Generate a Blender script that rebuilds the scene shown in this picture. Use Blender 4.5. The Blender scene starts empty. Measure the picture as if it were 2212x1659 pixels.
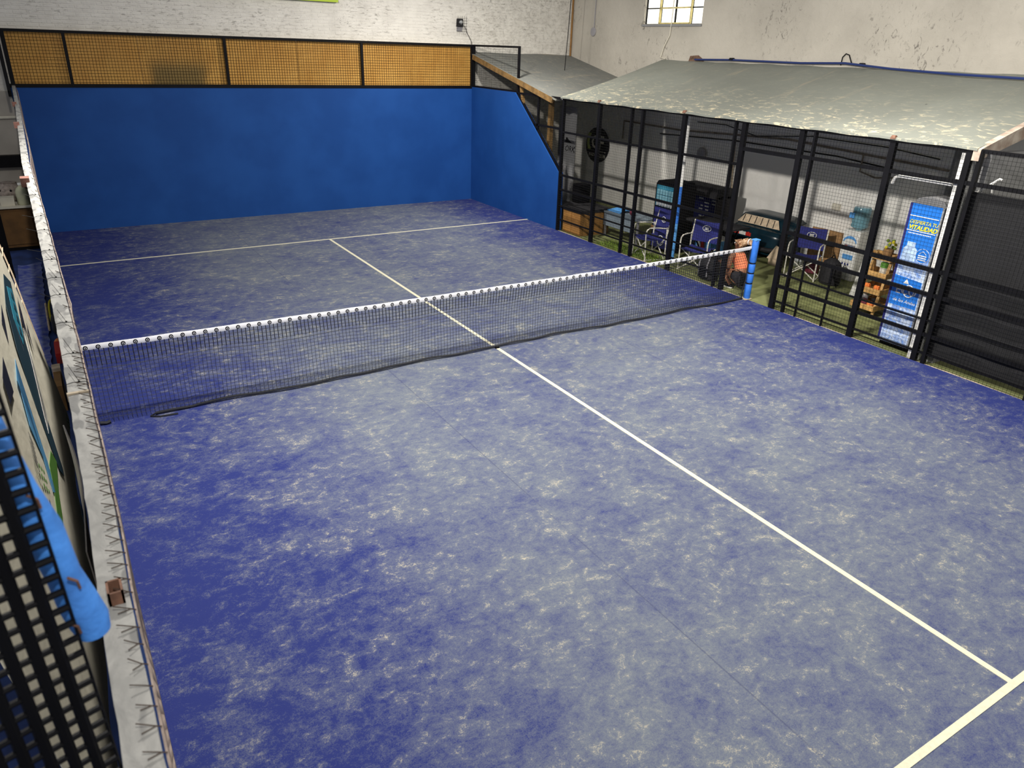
import bpy, bmesh, math, random
from mathutils import Vector, Matrix
random.seed(7)
sc = bpy.context.scene
COL = sc.collection

# ------------------------------------------------------------------ camera
cam_d = bpy.data.cameras.new('camera'); cam = bpy.data.objects.new('camera', cam_d); COL.objects.link(cam)
sc.camera = cam
R_ = Vector((0.85053066, -0.52497737, 0.03156508)); U_ = Vector((0.19362627, 0.36837196, 0.90929146)); F_ = Vector((0.48898513, 0.76726844, -0.41496106))
CAM = Vector((0.0210, -8.2683, 3.8424))
m = Matrix((R_, U_, -F_)).transposed().to_4x4(); m.translation = CAM
cam.matrix_world = m
cam_d.sensor_fit = 'HORIZONTAL'; cam_d.sensor_width = 36; cam_d.lens = 36 * 1596.35 / 2212
cam_d.clip_start = 0.05; cam_d.clip_end = 200
cam_d.dof.use_dof = True; cam_d.dof.focus_distance = 9.5; cam_d.dof.aperture_fstop = 7.0

# ------------------------------------------------------------------ world, lamps, exposure
w = bpy.data.worlds.new('world'); sc.world = w; w.use_nodes = True
w.node_tree.nodes['Background'].inputs[0].default_value = (0.93, 0.96, 1.0, 1)
w.node_tree.nodes['Background'].inputs[1].default_value = 0.30
sc.view_settings.view_transform = 'Standard'; sc.view_settings.look = 'None'
sc.view_settings.exposure = 0.0; sc.view_settings.gamma = 1.0; sc.view_settings.use_curve_mapping = False

def lamp(name, loc, aim, power, size=0.30, col=(1.0, 0.955, 0.875)):
    d = bpy.data.lights.new(name, 'AREA'); d.shape = 'DISK'; d.size = size; d.energy = power; d.color = col
    o = bpy.data.objects.new(name, d); o.location = loc; COL.objects.link(o)
    o.rotation_euler = (Vector(aim) - Vector(loc)).to_track_quat('-Z', 'Y').to_euler(); return o
# a row of floodlights on the roof truss above the left wall, and a weaker row above the far side of the court
for y, p in ((-1.8, 1150), (-9.5, 330)): lamp('hall_lamp_left_offscreen', (0.35, y, 6.6), (9.0, y, 1.2), p)
for y, p in ((6.3, 330), (-2.2, 380), (-9.0, 190)): lamp('hall_lamp_right_offscreen', (8.2, y, 5.7), (8.0, y, 0.0), p)

# ------------------------------------------------------------------ materials
MATS = {}
def mat(name, col, rough=0.6, metal=0.0, var=0.0, scale=6.0, bump=0.0, bscale=40.0, col2=None, spec=0.4, emit=None, alpha=None):
    if name in MATS: return MATS[name]
    mt = bpy.data.materials.new(name); mt.use_nodes = True; nt = mt.node_tree; b = nt.nodes['Principled BSDF']
    b.inputs['Roughness'].default_value = rough; b.inputs['Metallic'].default_value = metal
    b.inputs['Specular IOR Level'].default_value = spec
    c1 = (*col, 1)
    tc = nt.nodes.new('ShaderNodeTexCoord')
    if var > 0 or col2:
        n = nt.nodes.new('ShaderNodeTexNoise'); n.inputs['Scale'].default_value = scale; n.inputs['Detail'].default_value = 6
        nt.links.new(tc.outputs['Object'], n.inputs['Vector'])
        r = nt.nodes.new('ShaderNodeValToRGB'); e = r.color_ramp.elements
        e[0].position = 0.35; e[1].position = 0.65
        e[0].color = (*(col2 if col2 else [c * (1 - var) for c in col]), 1)
        e[1].color = c1 if col2 else (*[min(1, c * (1 + var)) for c in col], 1)
        nt.links.new(n.outputs['Fac'], r.inputs['Fac']); nt.links.new(r.outputs['Color'], b.inputs['Base Color'])
    else:
        b.inputs['Base Color'].default_value = c1
    if bump > 0:
        n2 = nt.nodes.new('ShaderNodeTexNoise'); n2.inputs['Scale'].default_value = bscale; n2.inputs['Detail'].default_value = 4
        nt.links.new(tc.outputs['Object'], n2.inputs['Vector'])
        bp = nt.nodes.new('ShaderNodeBump'); bp.inputs['Strength'].default_value = bump; bp.inputs['Distance'].default_value = 0.02
        nt.links.new(n2.outputs['Fac'], bp.inputs['Height']); nt.links.new(bp.outputs['Normal'], b.inputs['Normal'])
    if emit:
        b.inputs['Emission Color'].default_value = (*emit[0], 1); b.inputs['Emission Strength'].default_value = emit[1]
    if alpha is not None:
        b.inputs['Alpha'].default_value = alpha
    MATS[name] = mt; return mt

class G:
    """tiny node-graph helper"""
    def __init__(s, name):
        s.m = bpy.data.materials.new(name); s.m.use_nodes = True; s.t = s.m.node_tree; s.b = s.t.nodes['Principled BSDF']
        s.co = s.n('ShaderNodeTexCoord').outputs['Object']; MATS[name] = s.m
    def n(s, k): return s.t.nodes.new(k)
    def l(s, a, b): s.t.links.new(a, b)
    def noise(s, scale, detail=5, rough=0.55, dist=0.0, vec=None, stretch=None):
        x = s.n('ShaderNodeTexNoise'); x.inputs['Scale'].default_value = scale; x.inputs['Detail'].default_value = detail
        x.inputs['Roughness'].default_value = rough; x.inputs['Distortion'].default_value = dist
        v = vec or s.co
        if stretch:
            mp = s.n('ShaderNodeMapping'); mp.inputs['Scale'].default_value = stretch[:3]
            if len(stretch) > 3: mp.inputs['Rotation'].default_value = (0, 0, stretch[3])
            s.l(v, mp.inputs['Vector']); v = mp.outputs['Vector']
        s.l(v, x.inputs['Vector']); return x.outputs['Fac']
    def mr(s, f, a, b, c=0.0, d=1.0, smooth=True):
        x = s.n('ShaderNodeMapRange'); x.interpolation_type = 'SMOOTHSTEP' if smooth else 'LINEAR'
        s.l(f, x.inputs['Value'])
        for k, v in zip(('From Min', 'From Max', 'To Min', 'To Max'), (a, b, c, d)): x.inputs[k].default_value = v
        return x.outputs['Result']
    def math(s, op, a, b=None, clamp=False):
        x = s.n('ShaderNodeMath'); x.operation = op; x.use_clamp = clamp
        for i, v in enumerate((a, b)):
            if v is None: continue
            if isinstance(v, (int, float)): x.inputs[i].default_value = v
            else: s.l(v, x.inputs[i])
        return x.outputs[0]
    def mix(s, f, a, b):
        x = s.n('ShaderNodeMix'); x.data_type = 'RGBA'
        for i, v in ((0, f), (6, a), (7, b)):
            if isinstance(v, tuple): x.inputs[i].default_value = (*v, 1)
            elif isinstance(v, (int, float)): x.inputs[i].default_value = v
            else: s.l(v, x.inputs[i])
        return x.outputs[2]
    def xyz(s, vec=None):
        x = s.n('ShaderNodeSeparateXYZ'); s.l(vec or s.co, x.inputs[0]); return x.outputs
    def bump(s, h, strength=0.3, dist=0.02):
        x = s.n('ShaderNodeBump'); x.inputs['Strength'].default_value = strength; x.inputs['Distance'].default_value = dist
        s.l(h, x.inputs['Height']); s.l(x.outputs['Normal'], s.b.inputs['Normal'])
    def out(s, col, rough=0.8, spec=0.3):
        if isinstance(col, tuple): s.b.inputs['Base Color'].default_value = (*col, 1)
        else: s.l(col, s.b.inputs['Base Color'])
        s.b.inputs['Roughness'].default_value = rough; s.b.inputs['Specular IOR Level'].default_value = spec; return s.m

def carpet_mat():
    g = G('court_carpet'); X, Y, Z = g.xyz()
    big = g.noise(0.45, 3)
    # sand has gathered in the played-on middle of the court, little of it lies along the walls
    ex = g.mr(g.math('ABSOLUTE', g.math('SUBTRACT', X, 5.2)), 2.2, 5.0, 1.0, 0.0)
    sa = g.noise(2.2, 7, 0.70, 0.5, stretch=(1.0, 1.25, 1))
    sb = g.noise(9.0, 6, 0.70, 0.5, stretch=(1.0, 1.25, 1))
    fine = g.noise(120.0, 2, 0.6); f2 = g.noise(45.0, 3, 0.7)
    grey = g.math('ADD', g.math('MULTIPLY', ex, 0.72), g.math('MULTIPLY', g.math('SUBTRACT', sa, 0.5), 1.7))
    grey = g.math('ADD', grey, g.math('MULTIPLY', g.math('SUBTRACT', sb, 0.5), 1.5))
    grey = g.math('ADD', grey, g.math('MULTIPLY', g.math('SUBTRACT', big, 0.5), 0.9))
    grey = g.math('ADD', grey, g.math('MULTIPLY', g.math('SUBTRACT', f2, 0.5), 0.8))
    grey = g.math('ADD', grey, g.math('MULTIPLY', g.math('SUBTRACT', fine, 0.5), 0.9))
    grey = g.mr(grey, -0.05, 1.05, 0.03, 1.0, False)
    c = g.mix(grey, (0.0130, 0.0215, 0.132), (0.136, 0.153, 0.180))
    pat = g.mr(g.math('ADD', g.math('MULTIPLY', sb, 0.62), g.math('MULTIPLY', sa, 0.38)), 0.53, 0.64)
    pat = g.math('MULTIPLY', pat, g.mr(g.math('ADD', f2, g.math('MULTIPLY', fine, 0.8)), 0.80, 1.08, 0.0, 1.0), True)
    pat = g.math('MULTIPLY', pat, g.mr(g.math('ADD', ex, big), 0.45, 0.95, 0.25, 1.0))
    c = g.mix(g.math('MULTIPLY', pat, 0.85), c, (0.42, 0.375, 0.285))
    for s in (3.36, 6.78):
        line = g.mr(g.math('ABSOLUTE', g.math('SUBTRACT', X, s)), 0.002, 0.010, 0.42, 0.0)
        c = g.mix(g.math('MULTIPLY', line, g.mr(big, 0.40, 0.55)), c, (0.03, 0.035, 0.09))
    g.bump(g.math('ADD', g.math('MULTIPLY', fine, 0.6), f2), 0.3, 0.008)
    return g.out(c, 0.9, 0.2)

def brick_mat():
    g = G('painted_brick'); g.co = g.n('ShaderNodeNewGeometry').outputs['Position']; X, Y, Z = g.xyz()
    d = g.noise(9, 8, 0.7, 0.6); e = g.noise(1.0, 8, 0.7, 0.8, stretch=(7, 7, 26)); b = g.noise(0.9, 3)
    dark = g.math('MULTIPLY', g.mr(e, 0.515, 0.66), g.mr(b, 0.34, 0.60))
    c = g.mix(g.mr(g.noise(3, 5), 0.35, 0.7, 0.0, 0.5), (0.74, 0.71, 0.65), (0.58, 0.55, 0.50))
    c = g.mix(g.math('MULTIPLY', dark, 0.62), c, (0.16, 0.145, 0.125))
    c = g.mix(g.mr(g.noise(38, 2, 0.5, 1.0), 0.70, 0.76, 0, 0.8), c, (0.05, 0.05, 0.05))
    # flaked, grimy blotches, most of them at the corner end
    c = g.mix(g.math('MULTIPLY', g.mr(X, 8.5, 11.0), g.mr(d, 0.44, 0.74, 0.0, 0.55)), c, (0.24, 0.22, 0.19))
    g.bump(d, 0.5, 0.02); return g.out(c, 0.85, 0.2)

def plaster_mat():
    g = G('old_plaster'); X, Y, Z = g.xyz()
    d = g.noise(7, 8, 0.7, 0.5); b = g.noise(0.7, 4); v = g.noise(1.0, 9, 0.75, 1.2, stretch=(9, 9, 6))
    c = g.mix(g.mr(b, 0.35, 0.7, 0, 0.7), (0.50, 0.465, 0.405), (0.38, 0.352, 0.305))
    pk = g.math('MULTIPLY', g.mr(v, 0.545, 0.64), g.mr(g.noise(0.55, 4, 0.6), 0.44, 0.60))
    c = g.mix(g.math('MULTIPLY', pk, 0.8), c, (0.10, 0.09, 0.08))
    c = g.mix(g.mr(d, 0.62, 0.8, 0, 0.5), c, (0.25, 0.23, 0.2))
    low = g.mr(Z, 2.6, 3.2, 1.0, 0.0)      # below the lean-to roof the wall was repainted white
    c = g.mix(low, c, g.mix(g.mr(b, 0.3, 0.8, 0, 0.5), (0.86, 0.84, 0.80), (0.74, 0.71, 0.67)))
    g.bump(d, 0.6, 0.03); return g.out(c, 0.85, 0.2)

def roof_mat(name, base, flakes, edge):
    g = G(name); X, Y, Z = g.xyz()
    b = g.noise(0.8, 4, 0.6, 0.6); f = g.noise(1.0, 6, 0.7, 0.8, stretch=(11, 5, 5, 0.5)); s = g.noise(1.0, 4, 0.6, 0.3, stretch=(0.8, 5, 1, 0.25))
    c = g.mix(g.mr(b, 0.3, 0.75, 0, 0.6), base, tuple(v * 1.25 for v in base))
    c = g.mix(g.mr(s, 0.6, 0.75, 0, 0.35), c, (0.46, 0.38, 0.26))
    # dry leaves and dust have slid down to the low edge
    near = g.mr(X, edge - 9.97, edge - 9.97 + 2.0, 1.0, 0.10) if edge else 0.25
    k = g.math('MULTIPLY', g.mr(f, 0.53, 0.64), near)
    c = g.mix(g.math('MULTIPLY', k, flakes, True), c, (0.62, 0.54, 0.37))
    c = g.mix(g.mr(g.noise(6, 2, 0.5, 0.0), 0.78, 0.81), c, (0.04, 0.04, 0.04))
    g.bump(g.noise(25, 4), 0.25, 0.01); return g.out(c, 0.6, 0.35)

def top_mat():
    g = G('cement_cap'); n = g.noise(5, 6, 0.6, 0.8, stretch=(4, 2, 1)); p = g.noise(2.2, 3, 0.5)
    c = g.mix(g.mr(n, 0.3, 0.7), (0.25, 0.248, 0.24), (0.36, 0.355, 0.34))
    c = g.mix(g.mr(g.noise(3.6, 2, 0.4, 0.3, stretch=(5, 1.6, 1)), 0.56, 0.60, 0, 0.7), c, (0.14, 0.14, 0.14))
    g.bump(n, 0.4, 0.01); return g.out(c, 0.85, 0.2)

def blue_wall_mat():
    g = G('court_wall_blue'); n = g.noise(1.2, 4); f = g.noise(160, 2)
    c = g.mix(g.mr(n, 0.3, 0.7), (0.009, 0.055, 0.225), (0.012, 0.068, 0.265)); g.bump(f, 0.06, 0.005); return g.out(c, 0.6, 0.15)

def ochre_mat():
    g = G('ochre_sheet'); X, Y, Z = g.xyz(); n = g.noise(2.2, 5, 0.6, 0.5); st = g.noise(1.0, 3, 0.6, 0.3, stretch=(0.8, 1, 1.6))
    c = g.mix(g.mr(n, 0.3, 0.75), (0.55, 0.27, 0.05), (0.66, 0.36, 0.08))
    c = g.mix(g.mr(st, 0.60, 0.78, 0, 0.4), c, (0.20, 0.14, 0.04))
    return g.out(c, 0.55, 0.35)

def stain_mat():
    g = G('ochre_stained'); X, Y, Z = g.xyz(); n = g.noise(2.2, 5, 0.6, 0.5)
    c = g.mix(g.mr(n, 0.3, 0.75), (0.55, 0.27, 0.05), (0.66, 0.36, 0.08))
    a = g.mr(g.math('ADD', g.math('ABSOLUTE', g.math('SUBTRACT', X, 0.72)), g.math('MULTIPLY', g.math('SUBTRACT', n, 0.5), 0.5)), 0.35, 0.75, 1.0, 0.0)
    b = g.mr(Z, 0.25, 0.62, 1.0, 0.15)
    c = g.mix(g.math('MULTIPLY', g.math('MULTIPLY', a, b), 0.85), c, (0.16, 0.115, 0.035)); return g.out(c, 0.55, 0.35)

def turf_mat():
    g = G('olive_turf'); n = g.noise(3, 6); f = g.noise(120, 2)
    c = g.mix(g.mr(n, 0.3, 0.7), (0.155, 0.17, 0.065), (0.225, 0.24, 0.105)); g.bump(f, 0.3, 0.01); return g.out(c, 0.85, 0.2)

def fridge_mat():
    g = G('water_print'); X, Y, Z = g.xyz()
    wv = g.noise(1.0, 7, 0.7, 1.5, stretch=(3, 7, 9))
    lowv = g.mr(g.math('ADD', Z, g.math('MULTIPLY', g.math('SUBTRACT', wv, 0.5), 0.5)), 1.15, 1.45, 1.0, 0.0)
    c = g.mix(g.math('MULTIPLY', lowv, g.mr(wv, 0.38, 0.6, 0.25, 1.0)), (0.02, 0.17, 0.62), (0.62, 0.72, 0.88))
    return g.out(c, 0.3, 0.4)

M = {}
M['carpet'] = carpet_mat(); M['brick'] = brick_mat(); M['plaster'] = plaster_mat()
M['roof'] = roof_mat('roof_sheet', (0.185, 0.195, 0.17), 0.95, 9.9); M['roof2'] = roof_mat('roof_sheet_dark', (0.15, 0.155, 0.145), 0.6, None)
M['cap'] = top_mat(); M['blue'] = blue_wall_mat(); M['ochre'] = ochre_mat(); M['ochre_stain'] = stain_mat(); M['turf'] = turf_mat(); M['water'] = fridge_mat()
M['line'] = mat('line_white', (0.60, 0.57, 0.43), 0.8, var=0.06, scale=30, bump=0.2, bscale=150)
M['black'] = mat('black_paint', (0.004, 0.004, 0.0055), 0.55, var=0.2, spec=0.12)
M['wire'] = mat('black_wire', (0.006, 0.006, 0.006), 0.6, spec=0.15)
M['net'] = mat('net_cord', (0.010, 0.011, 0.016), 0.7)
M['tape'] = mat('tape_white', (0.80, 0.80, 0.82), 0.6, var=0.04)
M['post_blue'] = mat('pad_blue', (0.03, 0.16, 0.60), 0.5, var=0.15, scale=10)
M['foam'] = mat('foam_blue', (0.07, 0.28, 0.86), 0.6, var=0.25, scale=14, bump=0.2)
M['wood'] = mat('pine_wood', (0.50, 0.29, 0.10), 0.6, var=0.2, scale=14)
M['oldwood'] = mat('old_beam', (0.175, 0.10, 0.032), 0.8, var=0.3, scale=8)
M['brown'] = mat('brown_board', (0.26, 0.13, 0.035), 0.6, var=0.2)
M['dbrown'] = mat('dark_brown_board', (0.13, 0.062, 0.016), 0.6, var=0.2)
M['white'] = mat('white_gloss', (0.78, 0.77, 0.74), 0.4, var=0.03)
M['offwhite'] = mat('cream_white', (0.66, 0.62, 0.52), 0.6, var=0.06)
M['chair_frame'] = mat('chair_frame_white', (0.72, 0.69, 0.60), 0.4)
M['navy'] = mat('navy_cloth', (0.018, 0.022, 0.16), 0.8, var=0.15, scale=20, bump=0.2, bscale=200)
M['bag'] = mat('bag_black', (0.014, 0.013, 0.016), 0.75, var=0.3, scale=14, bump=0.4, bscale=30)
M['grey'] = mat('grey_paint', (0.23, 0.23, 0.235), 0.7, var=0.08, scale=2)
M['darkgrey'] = mat('dark_cloth', (0.013, 0.013, 0.015), 0.85, var=0.15, scale=4)
M['rust'] = mat('rusty_steel', (0.17, 0.085, 0.055), 0.85, var=0.35, scale=30)
M['rust_and_shadow'] = mat('rust_wire_and_shadow', (0.07, 0.05, 0.04), 0.8, spec=0.15)
M['galv'] = mat('bare_wire', (0.34, 0.27, 0.23), 0.55, 0.3, var=0.3, scale=30)
M['skin'] = mat('skin', (0.30, 0.135, 0.07), 0.55, var=0.06)
M['coral'] = mat('coral_cloth', (0.80, 0.22, 0.10), 0.8, var=0.1)
M['hair'] = mat('streaked_hair', (0.62, 0.42, 0.26), 0.5, col2=(0.20, 0.09, 0.04), scale=24)
M['bottle'] = mat('bottle_blue', (0.16, 0.33, 0.40), 0.15, spec=0.6)
M['lblue'] = mat('light_blue', (0.10, 0.33, 0.72), 0.5)
M['yellow'] = mat('yellow_print', (0.85, 0.72, 0.03), 0.5)
M['red'] = mat('red_plastic', (0.55, 0.03, 0.02), 0.5)
M['orange'] = mat('orange_item', (0.75, 0.20, 0.04), 0.6)
M['green'] = mat('green_print', (0.10, 0.26, 0.04), 0.6)
M['teal'] = mat('teal_dark', (0.004, 0.020, 0.032), 0.25, var=0.3, scale=3)
M['cream'] = mat('banner_cream', (0.88, 0.83, 0.68), 0.7, var=0.04, scale=3, bump=0.25, bscale=9)
M['ink'] = mat('banner_ink', (0.008, 0.012, 0.04), 0.6)
M['sky'] = mat('banner_blue', (0.12, 0.38, 0.68), 0.6)
M['dteal'] = mat('banner_teal', (0.010, 0.045, 0.075), 0.6)
M['cyan'] = mat('banner_cyan', (0.03, 0.28, 0.42), 0.6)
M['lime'] = mat('lime_sign', (0.42, 0.55, 0.02), 0.5)
M['logo_green'] = mat('logo_green', (0.42, 0.50, 0.12), 0.6)
M['beige'] = mat('beige_cloth', (0.64, 0.50, 0.35), 0.7, var=0.2, scale=12)
M['card'] = mat('cardboard', (0.34, 0.19, 0.08), 0.8, var=0.1)
M['silver'] = mat('silver_foil', (0.55, 0.57, 0.58), 0.35, 0.6, var=0.3, scale=20)
M['pane'] = mat('lit_pane', (0.9, 0.9, 0.8), 0.4, emit=((1.0, 0.985, 0.86), 1.6))
M['frame_y'] = mat('window_frame', (0.62, 0.52, 0.22), 0.6, var=0.2)
M['leftfloor'] = mat('strip_floor', (0.018, 0.042, 0.16), 0.8, var=0.3, scale=3)
M['plum'] = mat('plum_item', (0.16, 0.02, 0.04), 0.6, var=0.3)
M['lp'] = mat('grey_plastic', (0.30, 0.29, 0.31), 0.5)
M['hose'] = mat('blue_hose', (0.015, 0.03, 0.13), 0.5)
M['pinkbrick'] = mat('red_brick', (0.20, 0.095, 0.075), 0.85, var=0.3, scale=20)

# ------------------------------------------------------------------ mesh builder
class MB:
    def __init__(s): s.v = []; s.f = []; s.mi = []
    def quad(s, pts, k=0):
        b = len(s.v); s.v += [tuple(p) for p in pts]; s.f.append(tuple(range(b, b + len(pts)))); s.mi.append(k); return s
    def box(s, a, b, k=0, mtx=None, taper=None):
        (x0, y0, z0), (x1, y1, z1) = a, b; n = len(s.v)
        P = [(x0, y0, z0), (x1, y0, z0), (x1, y1, z0), (x0, y1, z0), (x0, y0, z1), (x1, y0, z1), (x1, y1, z1), (x0, y1, z1)]
        if taper:
            cx, cy = (x0 + x1) / 2, (y0 + y1) / 2
            P = P[:4] + [(cx + (x - cx) * taper, cy + (y - cy) * taper, z) for x, y, z in P[4:]]
        if mtx: P = [tuple(mtx @ Vector(p)) for p in P]
        s.v += P
        for q in ((0, 3, 2, 1), (4, 5, 6, 7), (0, 1, 5, 4), (1, 2, 6, 5), (2, 3, 7, 6), (3, 0, 4, 7)): s.f.append(tuple(n + i for i in q)); s.mi.append(k)
        return s
    def bar(s, p0, p1, w, h=None, k=0, up=(0, 0, 1)):
        p0, p1 = Vector(p0), Vector(p1); h = h or w; d = (p1 - p0).normalized(); u = Vector(up)
        if abs(d.dot(u)) > 0.98: u = Vector((0, 1, 0))
        r = d.cross(u).normalized(); u = r.cross(d); n = len(s.v)
        for p in (p0, p1):
            for a, b in ((-1, -1), (1, -1), (1, 1), (-1, 1)): s.v.append(tuple(p + r * (a * w / 2) + u * (b * h / 2)))
        for q in ((0, 1, 2, 3), (7, 6, 5, 4), (0, 4, 5, 1), (1, 5, 6, 2), (2, 6, 7, 3), (3, 7, 4, 0)): s.f.append(tuple(n + i for i in q)); s.mi.append(k)
        return s
    def tube(s, pts, r, n=8, k=0, caps=True, closed=False):
        pts = [Vector(p) for p in pts]; N = len(pts); base = len(s.v); prev = None
        rr = r if isinstance(r, (list, tuple)) else [r] * N
        for i, p in enumerate(pts):
            if closed: d = pts[(i + 1) % N] - pts[i - 1]
            else: d = pts[min(i + 1, N - 1)] - pts[max(i - 1, 0)]
            d.normalize()
            a = prev if prev else (Vector((0, 0, 1)) if abs(d.z) < 0.9 else Vector((0, 1, 0)))
            e1 = d.cross(a); 
            if e1.length < 1e-6: e1 = d.orthogonal()
            e1.normalize(); e2 = e1.cross(d).normalized(); prev = e2
            for j in range(n):
                t = 2 * math.pi * j / n; s.v.append(tuple(p + (e1 * math.cos(t) + e2 * math.sin(t)) * rr[i]))
        for i in range(N if closed else N - 1):
            i2 = (i + 1) % N
            for j in range(n):
                s.f.append((base + i * n + j, base + i * n + (j + 1) % n, base + i2 * n + (j + 1) % n, base + i2 * n + j)); s.mi.append(k)
        if caps and not closed:
            s.f.append(tuple(base + j for j in reversed(range(n)))); s.mi.append(k)
            s.f.append(tuple(base + (N - 1) * n + j for j in range(n))); s.mi.append(k)
        return s
    def lathe(s, prof, c=(0, 0, 0), n=20, k=0, sx=1.0, sy=1.0, mtx=None):
        base = len(s.v)
        for r, z in prof:
            for j in range(n):
                t = 2 * math.pi * j / n; p = Vector((c[0] + r * math.cos(t) * sx, c[1] + r * math.sin(t) * sy, c[2] + z))
                s.v.append(tuple(mtx @ p if mtx else p))
        for i in range(len(prof) - 1):
            for j in range(n):
                s.f.append((base + i * n + j, base + i * n + (j + 1) % n, base + (i + 1) * n + (j + 1) % n, base + (i + 1) * n + j)); s.mi.append(k)
        s.f.append(tuple(base + j for j in reversed(range(n)))); s.mi.append(k)
        s.f.append(tuple(base + (len(prof) - 1) * n + j for j in range(n))); s.mi.append(k)
        return s
    def ball(s, c, r, k=0, n=12, sc=(1, 1, 1)):
        prof = [(r * max(0.03, math.sin(math.pi * i / 8)), -r * math.cos(math.pi * i / 8) * sc[2]) for i in range(9)]
        return s.lathe(prof, c, n, k, sc[0], sc[1])
    def prism(s, poly, o, ax, ay, az, d, k=0):
        """poly in (a,b) -> o + a*ax + b*ay, extruded d along az"""
        o, ax, ay, az = map(Vector, (o, ax, ay, az)); n = len(poly); b = len(s.v)
        for e in (0, d):
            for a, c in poly: s.v.append(tuple(o + ax * a + ay * c + az * e))
        s.f.append(tuple(b + i for i in reversed(range(n)))); s.mi.append(k)
        s.f.append(tuple(b + n + i for i in range(n))); s.mi.append(k)
        for i in range(n):
            j = (i + 1) % n; s.f.append((b + i, b + j, b + n + j, b + n + i)); s.mi.append(k)
        return s
    def sheet(s, fn, nu, nv, k=0, thick=None):
        """fn(u,v)->point; optional thickness vector gives a closed slab"""
        b = len(s.v); T = [Vector((0, 0, 0))] + ([Vector(thick)] if thick else [])
        for t in T:
            for i in range(nu + 1):
                for j in range(nv + 1): s.v.append(tuple(Vector(fn(i / nu, j / nv)) + t))
        W = nv + 1; S = (nu + 1) * W
        for i in range(nu):
            for j in range(nv):
                q = (b + i * W + j, b + (i + 1) * W + j, b + (i + 1) * W + j + 1, b + i * W + j + 1)
                s.f.append(q); s.mi.append(k)
                if thick: s.f.append(tuple(x + S for x in reversed(q))); s.mi.append(k)
        if thick:
            rim = [b + i * W for i in range(nu + 1)] + [b + nu * W + j for j in range(1, W)] + [b + i * W + nv for i in range(nu - 1, -1, -1)] + [b + j for j in range(nv - 1, 0, -1)]
            for i in range(len(rim)):
                a, c = rim[i], rim[(i + 1) % len(rim)]; s.f.append((a, a + S, c + S, c)); s.mi.append(k)
        return s
    def mesh(s, name, mats, org=None, smooth=False):
        me = bpy.data.meshes.new(name)
        v = s.v if org is None else [(a - org[0], b - org[1], c - org[2]) for a, b, c in s.v]
        me.from_pydata(v, [], s.f)
        for mm in (mats if isinstance(mats, (list, tuple)) else [mats]): me.materials.append(M[mm] if isinstance(mm, str) else mm)
        if len(me.materials) > 1: me.polygons.foreach_set('material_index', s.mi)
        if smooth:
            me.polygons.foreach_set('use_smooth', [True] * len(me.polygons))
            me.set_sharp_from_angle(angle=math.radians(40))
        me.update(); return me

def link(name, me, parent=None, loc=None):
    o = bpy.data.objects.new(name, me); COL.objects.link(o)
    if parent: o.parent = parent
    if loc is not None: o.location = loc
    return o
def tag(o, label=None, cat=None, group=None, kind=None):
    if label: o['label'] = label
    if cat: o['category'] = cat
    if group: o['group'] = group
    if kind: o['kind'] = kind
    return o
def thing(name, label, cat, loc=(0, 0, 0), rz=0.0, group=None):
    o = bpy.data.objects.new(name, None); COL.objects.link(o); o.location = loc; o.rotation_euler = (0, 0, rz); o.empty_display_size = 0.1
    return tag(o, label, cat, group)
def part(name, mb, mats, root, world=True, smooth=False, kind=None):
    """mesh child; world=True: vertices are world coordinates and the root is unrotated"""
    org = root.location if (world and root) else None
    o = link(name, mb.mesh(name, mats, org, smooth), root)
    if kind: o['kind'] = kind
    return o
def sub(name, mb, mats, prt, root, world=True, smooth=False):
    o = link(name, mb.mesh(name, mats, root.location if world else None, smooth), prt); return o
def solo(name, mb, mats, label, cat, base=None, group=None, smooth=False, kind=None):
    o = link(name, mb.mesh(name, mats, base, smooth), None, base); return tag(o, label, cat, group, kind)
def struct(name, mb, mats, smooth=False, label=None):
    o = link(name, mb.mesh(name, mats, None, smooth)); o['kind'] = 'structure'
    if label: o['label'] = label
    return o
def copy_tree(o, parent=None):
    c = o.copy(); COL.objects.link(c); c.parent = parent
    for ch in list(o.children): copy_tree(ch, c)
    return c

def text_part(name, txt, size, mt, root, origin, ax, ay, depth=0.003, shear=0.0, bold=0.0, align='LEFT', spacing=1.0, local=None):
    cu = bpy.data.curves.new(name, 'FONT'); cu.body = txt; cu.size = size; cu.extrude = depth / 2; cu.shear = shear; cu.offset = bold; cu.align_x = align
    cu.space_character = spacing; cu.resolution_u = 2
    t = bpy.data.objects.new('tmp', cu); COL.objects.link(t)
    dg = bpy.context.evaluated_depsgraph_get(); me = bpy.data.meshes.new_from_object(t.evaluated_get(dg))
    bpy.data.objects.remove(t); bpy.data.curves.remove(cu)
    ax, ay = Vector(ax).normalized(), Vector(ay).normalized(); az = ax.cross(ay)
    mx = Matrix((ax, ay, az)).transposed().to_4x4(); mx.translation = Vector(origin) - (Vector(root.location) if local is None else Vector((0, 0, 0)))
    me.transform(mx); me.materials.clear(); me.materials.append(M[mt]); me.name = name
    return link(name, me, root)

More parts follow.
